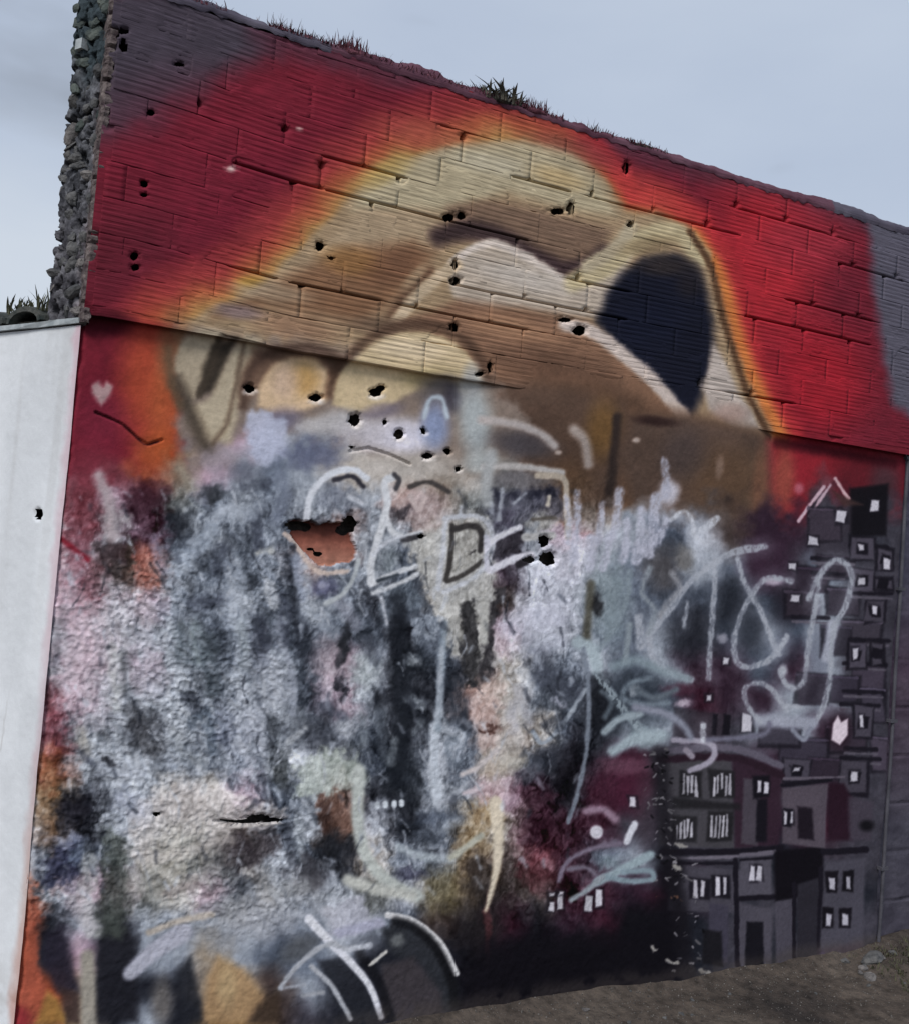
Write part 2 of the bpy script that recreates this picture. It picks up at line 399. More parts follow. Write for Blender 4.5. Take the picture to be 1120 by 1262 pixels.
gx = np.clip((U+warp1-20)/40.0, 0, 26.999); gy = np.clip((Vv+warp2-540)/40.0, 0, 17.999)
ix = gx.astype(int); iy = gy.astype(int); fx = (gx-ix)[..., None]; fy = (gy-iy)[..., None]
fx = fx*fx*(3-2*fx); fy = fy*fy*(3-2*fy)
tone = (TON[iy, ix]*(1-fx)+TON[iy, ix+1]*fx)*(1-fy)+(TON[iy+1, ix]*(1-fx)+TON[iy+1, ix+1]*fx)*fy
# wiped and scrubbed white, with stucco highlights painted in as pale ridge lines: streaky light and dark over the broad tones, strongest where the old face was painted out
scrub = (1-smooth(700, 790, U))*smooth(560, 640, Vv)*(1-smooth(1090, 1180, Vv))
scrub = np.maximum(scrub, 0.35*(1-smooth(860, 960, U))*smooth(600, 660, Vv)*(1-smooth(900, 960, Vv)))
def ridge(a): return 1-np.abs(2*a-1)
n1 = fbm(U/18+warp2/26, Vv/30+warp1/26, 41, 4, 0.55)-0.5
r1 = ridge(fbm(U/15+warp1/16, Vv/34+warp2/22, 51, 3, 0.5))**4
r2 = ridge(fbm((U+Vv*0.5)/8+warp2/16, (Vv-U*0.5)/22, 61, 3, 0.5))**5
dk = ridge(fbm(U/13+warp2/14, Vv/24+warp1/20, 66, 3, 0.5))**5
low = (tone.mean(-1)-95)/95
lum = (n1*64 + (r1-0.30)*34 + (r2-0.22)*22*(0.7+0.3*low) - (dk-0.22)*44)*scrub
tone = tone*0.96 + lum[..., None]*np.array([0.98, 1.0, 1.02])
tone = tone + ((fbm(U/7, Vv/7, 71, 3)-0.5)*22*(1-scrub))[..., None]
start = 560 + 34*(1-smooth(90, 200, U)) - 28*smooth(270, 330, U)*(1-smooth(560, 620, U)) + 72*smooth(600, 690, U)*(1-smooth(985, 1030, U)) + 60*smooth(1000, 1040, U)
edge = smooth(-24, 24, Vv - start + (fbm(U/22, Vv/22, 81, 3)-0.5)*70)
a_ = edge[..., None]
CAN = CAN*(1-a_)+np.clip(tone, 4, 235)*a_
poly([(222,405),(420,430),(600,470),(640,520),(630,572),(560,590),(470,575),(430,535),(370,520),(300,520),(260,548),(228,530)], (128,114,104), 12, 0.95, rag=10)
_QUEUE = []; _now = stroke
def stroke(*a, **k): _QUEUE.append((a, k))
LT = (190,192,199); LG = (158,161,169); DK = (36,36,46); BK = (14,12,18); CR = (176,172,162)
# curled shapes beside the red strip
stroke([(270,418),(262,450),(246,486)], 8, (70,60,50), 4, 0.9)
stroke([(300,424),(292,470),(280,520),(262,548)], 6, (104,88,74), 4, 0.8)
poly([(214,455),(222,425),(245,408),(272,412),(268,430),(250,470),(240,492),(228,485)], (156,143,124), 5, curve=True)
poly([(262,425),(290,418),(282,445),(268,480),(245,488),(250,455)], (58,50,42), 6, 0.97)
poly([(250,545),(232,500),(258,492),(282,440),(300,415),(318,420),(312,455),(296,500),(285,545)], (170,156,134), 6, 0.97)
stroke([(218,470),(230,498),(246,535),(256,556)], 16, (78,68,58), 9, 0.9)
stroke([(208,430),(212,470),(222,500)], 10, (96,80,62), 7, 0.8)
poly([(312,430),(410,438),(425,470),(395,480),(330,470),(300,500),(295,470)], (112,88,72), 10, 0.9)
stroke([(300,500),(306,462),(332,436),(380,430),(410,446),(418,478)], 11, (84,64,54), 6, 0.85)
for a_, k_ in _QUEUE: _now(*a_, **k_)
_QUEUE.clear()
poly([(318,500),(322,470),(345,445),(380,440),(402,455),(410,485),(390,500),(350,510)], (198,168,136), 5, 0.98, curve=True)
blob(375, 468, 22, 24, (180,140,88), 0.8); blob(352, 470, 20, 24, (186,158,138), 0.7)
stroke([(405,440),(420,455),(415,470)], 12, (88,70,58), 5)
stroke([(406,486),(414,456),(440,428),(485,404),(540,406),(578,432),(594,468)], 12, (88,66,52), 6, 0.85)
for a_, k_ in _QUEUE: _now(*a_, **k_)
_QUEUE.clear()
poly([(410,498),(418,462),(448,432),(490,412),(535,416),(570,440),(584,470),(570,485),(530,478),(495,490),(468,508),(435,506)], (190,168,134), 4, 1.0, curve=True)
blob(500, 432, 50, 14, (200,180,150), 0.7, ang=4); blob(530, 468, 40, 16, (164,146,108), 0.7)
blob(350, 515, 26, 16, (104,100,118), 0.7); poly([(302,540),(305,512),(325,505),(350,520),(352,560),(320,575)], (172,176,196), 6, 0.85, rag=8, rsc=10)
blob(385, 525, 22, 12, (186,180,178), 0.9); blob(420, 520, 34, 18, (176,172,172), 0.9)
blob(545, 482, 32, 22, (100,94,94), 0.95); blob(556, 492, 12, 20, (64,60,70), 0.8, ang=-10)
blob(475, 535, 60, 26, (190,184,190), 0.95); blob(505, 540, 34, 22, (206,202,214), 0.9); blob(470, 506, 30, 10, (118,110,122), 0.7, ang=-10)
blob(535, 525, 20, 34, (126,136,164), 0.95); stroke([(522,515),(530,492),(544,492),(550,515)], 5, (166,176,186), 2.5)
blob(582, 520, 22, 60, (160,168,170), 0.85, ang=-6); blob(575, 470, 12, 24, (150,150,150), 0.7)
blob(500, 575, 80, 20, (176,168,160), 0.85, rag=0.2); blob(592, 570, 26, 14, (168,172,170), 0.8)
# grey slabs with light outlines
blob(640, 548, 45, 18, (84,78,82), 0.9, ang=10); stroke([(590,518),(630,524),(660,535),(678,550)], 10, (172,162,158), 4)
stroke([(700,530),(714,545),(722,572)], 12, (164,150,142), 5)
stroke([(594,575),(640,575),(690,583)], 8, (182,176,172), 3); blob(640, 592, 50, 14, (112,108,110), 0.9)
stroke([(603,560),(598,590),(600,620)], 14, (170,172,172), 5, 0.8)
# scrawled letters, first row
stroke([(378,640),(384,608),(408,584),(436,579),(452,590)], 8, (196,198,204)); stroke([(412,592),(434,587),(448,600)], 6, (54,52,60))
blob(415, 615, 26, 20, (120,124,136), 0.8); stroke([(430,612),(446,620)], 6, LT)
blob(525, 628, 36, 32, (172,150,148), 0.9, rag=0.15); stroke([(505,600),(528,594),(552,606)], 6, (74,68,66)); blob(492, 632, 20, 9, (72,64,70), 0.9, ang=-12)
stroke([(506,612),(516,628),(524,612)], 6, (186,168,164))
stroke([(484,588),(474,595),(477,620),(470,650),(458,690),(457,718)], 9, (196,197,200)); stroke([(486,585),(492,592),(488,602)], 6, (70,68,72))
stroke([(476,640),(484,656),(500,661),(518,657)], 7, (196,197,200)); stroke([(496,665),(520,661)], 7, (56,54,58))
stroke([(460,684),(476,668),(498,661)], 5, LT); stroke([(458,720),(482,708),(512,698)], 6, (196,197,200)); stroke([(460,731),(490,720),(514,708)], 6, (196,197,200)); stroke([(466,716),(490,708)], 4, (60,66,74))
blob(480, 690, 16, 16, (124,132,138), 0.8)
# pale cone, the D frame and the dark wedges
poly([(500,664),(600,640),(612,700),(612,745),(600,800),(588,830),(560,810),(540,760),(518,705)], (176,173,166), 6, 0.92, rag=4)
poly([(556,652),(596,650),(596,690),(555,712)], (158,154,146), 4, 0.95)
stroke([(548,640),(544,690),(540,726)], 8, LT); stroke([(552,638),(584,636),(603,648),(606,684),(586,710),(548,730)], 7, LT); stroke([(557,648),(554,690),(550,715)], 7, (66,62,60)); stroke([(552,716),(572,708),(594,692)], 6, (70,66,64)); stroke([(558,652),(580,648),(592,656),(592,678)], 8, (60,56,56))
blob(578, 682, 6, 4, (60,56,56), 0.9); blob(572, 668, 8, 8, (140,136,130), 0.7)
poly([(572,742),(584,740),(588,800),(590,842),(576,850),(566,815)], (52,50,52), 4, 0.95); blob(568, 785, 7, 12, (120,118,112), 0.8)
poly([(612,726),(624,722),(612,775),(598,836),(588,850),(592,800)], (54,50,54), 4, 0.95)
stroke([(598,745),(596,790)], 10, (170,168,162), 3)
poly([(505,712),(520,706),(552,800),(548,830),(520,820),(505,760)], (70,78,92), 5, 0.75, rag=5); poly([(470,730),(505,715),(520,740),(500,770),(470,765)], (104,114,126), 6, 0.8)
poly([(505,770),(525,752),(545,760),(540,785),(508,792)], (130,138,150), 4, 0.85); blob(490, 775, 14, 26, (24,26,36), 0.9, ang=20); stroke([(470,738),(478,770)], 6, LT, taper=0.6)
# dark letter E with light bars, square recess panel
poly([(603,608),(690,600),(694,640),(650,640),(645,690),(606,694)], (92,90,104), 7, 0.85)
for q in ((612,614,7,12),(634,612,9,8),(657,607,13,9),(676,606,7,7)): blob(*q, (34,34,50), 0.95)
stroke([(618,604),(614,640)], 6, LG); stroke([(633,620),(646,608)], 5, LG)
poly([(606,690),(608,668),(646,648),(650,662),(642,684)], (52,46,56), 4, 0.95); stroke([(604,668),(620,659),(640,650)], 8, (206,204,212)); blob(622, 640, 12, 10, (66,60,80), 0.8)
stroke([(600,662),(600,702)], 7, (196,194,204)); stroke([(604,703),(630,691),(656,684)], 10, (198,195,203)); stroke([(640,696),(654,690)], 9, (44,40,46))
blob(668, 644, 22, 14, (152,148,142), 0.95); stroke([(656,640),(684,638)], 4, (96,90,84)); stroke([(648,662),(680,660)], 10, (170,168,166))
stroke([(660,586),(692,590),(698,620),(700,662)], 8, (178,164,148)); stroke([(676,612),(674,622)], 5, (190,180,166))
# white flicked paint
blob(690, 735, 55, 60, (178,178,192), 0.65, rag=0.35, rsc=12); blob(705, 690, 40, 24, (190,186,200), 0.7, rag=0.35)
for (a, b, c, d, w) in ((697,610,700,668,6),(712,606,706,690,7),(741,622,735,668,8),(762,605,754,662,9),(772,640,768,690,8),(790,628,784,690,10),(812,568,818,612,8),(806,612,798,680,12),(750,660,744,700,8),(728,664,726,700,9),(820,640,806,670,8)):
    stroke([(a,b),((a+c)/2+2,(b+d)/2),(c,d)], w, (176,176,190), 3, 0.85, taper=-0.3, rag=3, dry=0.35)
blob(822, 606, 14, 18, (200,196,206), 0.95, rag=0.25); blob(880, 576, 6, 16, (140,118,104), 0.8)
stroke([(826,640),(842,630),(852,642),(855,660),(866,668)], 6, LT); stroke([(864,654),(882,640)], 11, LT, rag=3)
blob(745, 740, 34, 60, (124,136,140), 0.75, rag=0.3); blob(735, 745, 9, 18, (34,34,38), 0.95); stroke([(728,720),(722,790)], 10, (78,74,62), 4, 0.8)
blob(815, 700, 28, 34, (84,80,82), 0.85, rag=0.2); blob(842, 690, 14, 20, (120,116,112), 0.7, rag=0.3)
blob(690, 615+240, 34, 30, (64,70,80), 0.8, rag=0.3); blob(668, 815, 20, 24, (84,88,100), 0.7, rag=0.3)
# second word in pale spray
blob(850, 780, 34, 40, (40,42,52), 0.85); blob(900, 740, 22, 44, (40,44,54), 0.8); blob(925, 775, 22, 34, (42,46,56), 0.85); blob(945, 690, 36, 40, (58,36,54), 0.8); blob(965, 750, 20, 30, (34,34,44), 0.7)
stroke([(880,684),(877,760),(873,836)], 8, LG); stroke([(878,694),(905,680),(942,674)], 10, LG); stroke([(874,696),(846,720),(824,752),(802,778)], 9, LG, dry=0.3)
stroke([(800,782),(804,812),(826,830),(852,838)], 9, LG); stroke([(786,762),(790,796)], 14, LG, 3); stroke([(846,742),(842,772)], 6, LG); stroke([(776,770),(770,815)], 7, (130,138,144), 3)
stroke([(908,690),(918,722),(938,756),(950,790),(958,806)], 8, LG); stroke([(974,716),(946,712),(926,732),(908,772),(905,806),(916,822),(942,816),(958,800),(968,784)], 8, LG)
blob(952, 716, 14, 6, (180,164,178), 0.9); blob(890, 786, 7, 6, (150,148,158), 0.8, rag=0.3)
poly([(1002,770),(1030,765),(1022,830),(1008,880),(996,850),(994,800)], (116,120,132), 7, 0.85); stroke([(1026,770),(1018,810)], 13, (158,160,172), 4)
stroke([(996,738),(1010,708),(1030,690),(1046,700),(1049,722),(1040,750),(1028,772),(1024,810),(1020,850),(1008,884),(996,896)], 8, LG)
stroke([(1010,712),(1002,756),(994,800),(990,836),(980,848),(966,842),(960,826)], 8, LG); blob(963, 826, 6, 8, LT, 0.9)
stroke([(936,888),(970,890),(1000,892)], 15, (150,152,164), 5); stroke([(968,876),(950,850),(930,842),(916,852),(922,872),(936,890)], 7, LG); stroke([(968,870),(984,872)], 7, LG); stroke([(976,900),(990,912),(998,898)], 6, (132,134,146))
stroke([(828,912),(850,913),(872,915),(880,926),(872,940),(850,950)], 7, (150,144,156)); stroke([(866,894),(866,912)], 8, LT); stroke([(872,912),(938,906),(948,892)], 6, (110,108,122), 3); stroke([(845,925),(852,932)], 8, (140,132,142))
# looping pale strokes of the middle
blob(780, 860, 50, 60, (52,60,70), 0.7, rag=0.25); blob(735, 870, 18, 40, (24,26,34), 0.85)
stroke([(712,792),(728,800),(735,822)], 15, (156,168,174), 4); stroke([(738,800),(758,772),(772,738),(776,704)], 7, (128,138,144), 3, 0.8, dry=0.3); stroke([(762,700),(758,745),(746,786)], 9, (120,130,136), 4, 0.7, dry=0.3); stroke([(800,700),(790,730),(806,752),(800,780)], 7, (140,146,152), 3, 0.8, dry=0.3); stroke([(826,706),(836,724),(822,742),(812,760)], 7, (150,150,154), 3, 0.75, dry=0.3); stroke([(740,852),(752,866),(744,884)], 6, (110,120,128), 3, 0.7); stroke([(800,836),(776,842),(766,860),(792,868),(822,866)], 7, (124,134,142), 3, 0.75, dry=0.2); stroke([(733,828),(762,868),(792,904)], 10, (140,150,156), 3, 0.9, dry=0.6)
stroke([(744,902),(762,886),(788,880)], 9, (140,150,156), 3); stroke([(754,926),(780,912),(812,906)], 14, (150,162,168), 5); blob(795, 910, 26, 16, (140,154,160), 0.8, rag=0.3)
stroke([(782,872),(820,880),(842,896),(850,908)], 9, (130,132,144), 4); stroke([(756,822),(785,814),(812,826),(846,836)], 12, (128,140,146), 6, 0.8); blob(780, 851, 8, 9, (150,156,162), 0.8)
stroke([(784,850),(806,860),(832,850)], 8, (96,104,112), 4); blob(840, 865, 11, 6, (176,160,172), 0.9); blob(835, 850, 24, 9, (84,34,54), 0.6)
stroke([(719,800),(724,850),(722,920),(712,978),(700,1014)], 6, (118,124,134), 2, 0.95); stroke([(720,850),(692,892),(668,916),(656,902)], 5, (146,152,160), 1.8)
blob(700, 940, 16, 50, (24,20,30), 0.9, ang=12)
# maroon part with the little word
blob(760, 965, 44, 40, (78,30,52), 0.85); blob(800, 1000, 22, 60, (76,60,70), 0.5); blob(770, 945, 40, 12, (120,84,100), 0.6, rag=0.3)
stroke([(722,1000),(742,998),(758,1010)], 10, (140,118,132), 4); stroke([(688,1086),(700,1062),(730,1046),(764,1040)], 6, (118,108,122), 2.5); stroke([(700,1072),(722,1070),(738,1082)], 6, (112,104,116), 3)
stroke([(736,1088),(768,1072),(802,1054)], 11, (142,156,162), 3); stroke([(748,1082),(780,1087),(804,1084),(800,1074),(768,1076)], 7, (128,142,150), 2.5); stroke([(704,1110),(722,1098),(742,1082)], 7, (140,146,152), 2.5); blob(752, 1066, 16, 12, (120,136,142), 0.7)
# face column, drips and hollows
for k, (yy, xx, rx) in enumerate(((850,604,20),(880,598,24),(912,602,22),(945,606,20),(975,604,22),(1005,600,20))):
    blob(xx, yy, rx, 20, ((186,158,146),(180,146,136),(188,160,150),(184,164,146),(190,156,158),(150,122,84))[k], 0.85, rag=0.2, rsc=9)
blob(630, 900, 22, 46, (172,168,160), 0.7, rag=0.3); blob(600, 899, 14, 4, (92,58,50), 0.9); stroke([(570,955),(590,945),(612,925)], 6, (192,182,180), 2.5); stroke([(572,978),(594,970)], 6, (196,180,184), 2.5)
stroke([(610,990),(613,1045),(608,1085),(598,1122)], 17, (204,190,168), 3, taper=0.8); stroke([(536,895),(536,950),(540,990)], 12, (184,190,198), 3, dry=0.2); stroke([(542,990),(556,985),(576,965)], 7, LG); stroke([(548,770),(544,850),(540,900)], 8, (136,146,156), 3, 0.8)
blob(510, 880, 26, 40, (30,34,44), 0.85, rag=0.25); blob(500, 960, 32, 44, (28,34,44), 0.85, rag=0.25); blob(512, 815, 20, 24, (34,40,50), 0.8, rag=0.3); blob(508, 812, 12, 8, (150,156,162), 0.8)
blob(466, 862, 13, 18, (28,32,42), 0.9); blob(448, 825, 22, 28, (156,164,166), 0.75, rag=0.3); blob(405, 810, 26, 34, (142,130,138), 0.75, rag=0.25); blob(425, 790, 6, 30, (30,32,40), 0.85, ang=15); blob(420, 850, 7, 20, (30,32,42), 0.85)
blob(320, 790, 16, 26, (60,62,76), 0.8); stroke([(345,760),(352,800),(362,840),(362,880)], 8, (140,144,154), 3, 0.9); stroke([(296,770),(302,800)], 10, (140,146,152), 4, 0.8)
blob(395, 905, 42, 22, (56,60,72), 0.8, rag=0.2, ang=15); stroke([(358,914),(376,898)], 8, (184,186,190), 2.5); blob(425, 895, 18, 14, (158,162,172), 0.8); blob(305, 900, 34, 50, (146,150,168), 0.55, rag=0.3); blob(275, 900, 18, 34, (78,86,112), 0.6, rag=0.3)
poly([(365,940),(400,925),(440,935),(455,965),(440,975),(392,985),(368,980)], (162,170,160), 6, 0.85, rag=7, rsc=10); blob(350, 950, 12, 26, (60,64,66), 0.85)
poly([(390,990),(412,975),(436,968),(438,1018),(424,1046),(398,1026)], (126,92,78), 5, 0.95, rag=3); blob(402, 1012, 10, 26, (66,42,36), 0.85); blob(430, 980, 5, 16, (50,36,32), 0.9); blob(415, 1045, 26, 22, (36,38,46), 0.9)
stroke([(444,950),(442,1010),(452,1056),(480,1088),(515,1105)], 15, (174,178,172), 4); stroke([(430,1086),(470,1098),(508,1104)], 14, (178,178,170), 5)
for x_, y_ in ((466,993),(476,992),(487,991),(496,990)): stroke([(x_, y_-1), (x_, y_+2)], 6, (196,202,208), 1.5, rag=0.5)
stroke([(492,1045),(520,1056),(556,1060)], 10, (160,168,174), 4, dry=0.3); stroke([(556,1058),(580,1040),(592,1030)], 8, (168,166,152), 3); blob(510, 1078, 20, 10, (72,72,96), 0.8)
blob(545, 1100, 30, 34, (96,86,54), 0.7, ang=40); blob(585, 1075, 18, 30, (64,54,52), 0.8); blob(595, 1130, 34, 50, (40,34,36), 0.8); blob(600, 1140, 5, 40, (84,40,44), 0.7); blob(660, 1080, 20, 26, (96,34,44), 0.5, ang=-20)
# lower corner: dark bands, tan column, arcs
poly([(120,1130),(150,1125),(170,1160),(170,1262),(118,1262)], (32,32,40), 8, 0.95); poly([(55,1150),(78,1140),(92,1200),(100,1225),(70,1225),(52,1190)], (38,34,48), 7, 0.9)
poly([(128,1025),(155,1030),(160,1120),(150,1160),(122,1150)], (74,80,74), 8, 0.8, rag=5); poly([(60,1040),(98,1030),(100,1075),(80,1095),(50,1090)], (52,54,82), 7, 0.85); blob(95, 1050, 12, 18, (92,104,124), 0.8); blob(76, 1033, 26, 10, (136,140,160), 0.8)
poly([(40,1090),(48,1130),(48,1200),(78,1262),(8,1262),(30,1130)], (158,84,62), 5, 0.9, rag=3); poly([(58,1222),(72,1232),(84,1262),(44,1262)], (146,112,60), 5, 0.9); blob(24, 1255, 16, 16, (130,40,50), 0.8); poly([(72,1215),(98,1225),(98,1262),(82,1262)], (62,46,44), 5, 0.85); stroke([(108,1180),(110,1262)], 18, (148,142,132), 5)
blob(60, 990, 16, 60, (140,106,76), 0.6, rag=0.3); blob(88, 1000, 24, 22, (36,34,46), 0.85, rag=0.2); blob(72, 1095, 12, 12, (180,160,164), 0.8)
poly([(225,1262),(215,1200),(235,1180),(255,1262)], (34,36,44), 7, 0.85); blob(200, 1235, 16, 34, (130,124,118), 0.7); stroke([(160,1200),(186,1176),(226,1150)], 17, (164,164,176), 4, taper=-0.4); stroke([(184,1150),(220,1136),(262,1128)], 8, (172,162,152), 3); blob(210, 1160, 30, 6, (96,86,86), 0.6, ang=-25)
poly([(250,1262),(256,1205),(270,1180),(300,1195),(325,1225),(340,1262)], (156,128,96), 8, 0.95); blob(280, 1215, 14, 34, (170,146,112), 0.7); poly([(305,1262),(318,1240),(345,1215),(346,1262)], (66,52,42), 6, 0.95)
blob(258, 1050, 18, 24, (56,50,56), 0.9, rag=0.2); blob(295, 1055, 26, 30, (60,52,60), 0.9, rag=0.2); blob(285, 1085, 16, 20, (70,74,84), 0.85); blob(330, 1040, 18, 24, (66,58,62), 0.85, rag=0.2); blob(305, 1080, 9, 8, (170,164,160), 0.9); blob(290, 1125, 26, 20, (112,114,116), 0.8)
poly([(172,985),(230,965),(330,990),(350,1000),(345,1016),(290,1022),(240,1030),(170,1060),(160,1020)], (188,178,174), 8, 0.75, rag=6)
blob(230, 1060, 60, 50, (170,168,156), 0.6, rag=0.3); blob(320, 1130, 60, 34, (158,158,164), 0.6, rag=0.2); blob(378, 1080, 30, 24, (72,70,78), 0.7, rag=0.3); blob(370, 1170, 34, 18, (84,86,90), 0.85, ang=-30)
poly([(392,1185),(420,1178),(450,1210),(470,1262),(425,1262)], (38,40,48), 6, 0.9); poly([(470,1145),(500,1140),(540,1165),(560,1210),(560,1250),(545,1240),(520,1190),(480,1175)], (46,48,54), 6, 0.95); blob(490, 1160, 10, 9, (110,112,112), 0.8); poly([(470,1190),(510,1180),(545,1225),(548,1255),(470,1258)], (66,60,64), 6, 0.9)
poly([(395,1120),(445,1108),(470,1140),(440,1150),(410,1152)], (166,166,178), 6, 0.85, rag=4); stroke([(418,1150),(468,1138)], 12, (160,160,178), 4); stroke([(478,1128),(510,1136),(542,1162),(562,1200)], 8, (204,202,202), 1.6, rag=0.4)
stroke([(488,1136),(512,1144),(536,1166),(556,1206),(560,1240)], 12, (14,14,18), 4, 0.8)
stroke([(444,1176),(468,1212),(482,1256)], 12, (18,18,24), 4, 0.8); stroke([(382,1134),(402,1156),(432,1186),(456,1216),(470,1254)], 12, (204,204,212), 2, taper=0.4, rag=0.5); stroke([(384,1192),(408,1214),(424,1240),(432,1256)], 6, (164,166,172), 2); stroke([(346,1218),(368,1190),(404,1164),(430,1172)], 6, (160,162,168), 2); stroke([(344,1220),(376,1214)], 4, LG); stroke([(374,1228),(398,1224)], 5, (150,152,158), 2); stroke([(428,1170),(456,1166)], 8, LT); stroke([(456,1190),(476,1174)], 4, (190,186,180), 1.5); blob(400, 1157, 5, 4, (60,60,66), 0.9)
# heart and small marks on the red strip
poly([(125,500),(113,484),(114,473),(121,470),(126,476),(132,470),(139,475),(137,486)], (172,148,146), 3.5, 0.9); stroke([(118,508),(150,522),(170,540),(180,548),(196,544)], 2.5, (60,14,20), 1)
stroke([(122,585),(130,610),(138,660)], 14, (170,156,158), 6, 0.85, rag=4); blob(142, 640, 16, 26, (158,148,150), 0.75, rag=0.3); blob(140, 680, 26, 14, (64,46,50), 0.8); blob(178, 612, 30, 22, (66,26,40), 0.8, rag=0.2); blob(178, 700, 20, 34, (168,104,92), 0.8, rag=0.2); blob(160, 690, 6, 40, (70,58,50), 0.7)
blob(98, 635, 22, 46, (126,52,64), 0.8); stroke([(76,665),(96,680),(108,690)], 6, (128,34,50), 3); blob(220, 640, 16, 20, (44,48,58), 0.85, rag=0.3); blob(265, 608, 18, 12, (48,52,58), 0.85, rag=0.3); blob(150, 735, 10, 9, (70,48,56), 0.8)
blob(110, 800, 34, 46, (190,160,172), 0.5, rag=0.2); blob(72, 900, 16, 30, (122,60,72), 0.7, rag=0.2); blob(62, 955, 14, 26, (150,98,66), 0.8, rag=0.2)
poly([(150,870),(170,865),(190,905),(205,935),(185,935),(165,905)], (62,61,66), 9, 0.6, rag=7)
blob(300, 770, 130, 150, (150,156,164), 0.20, rag=0.4, rsc=30); blob(250, 905, 130, 90, (168,172,178), 0.25, rag=0.4, rsc=24); blob(330, 1110, 110, 50, (160,160,162), 0.25, rag=0.4, rsc=24)
blob(105, 790, 55, 110, (196,174,184), 0.5, rag=0.35, rsc=16); blob(88, 700, 26, 60, (176,128,142), 0.45, rag=0.35, rsc=12); blob(150, 760, 40, 60, (184,178,184), 0.45, rag=0.35, rsc=14)
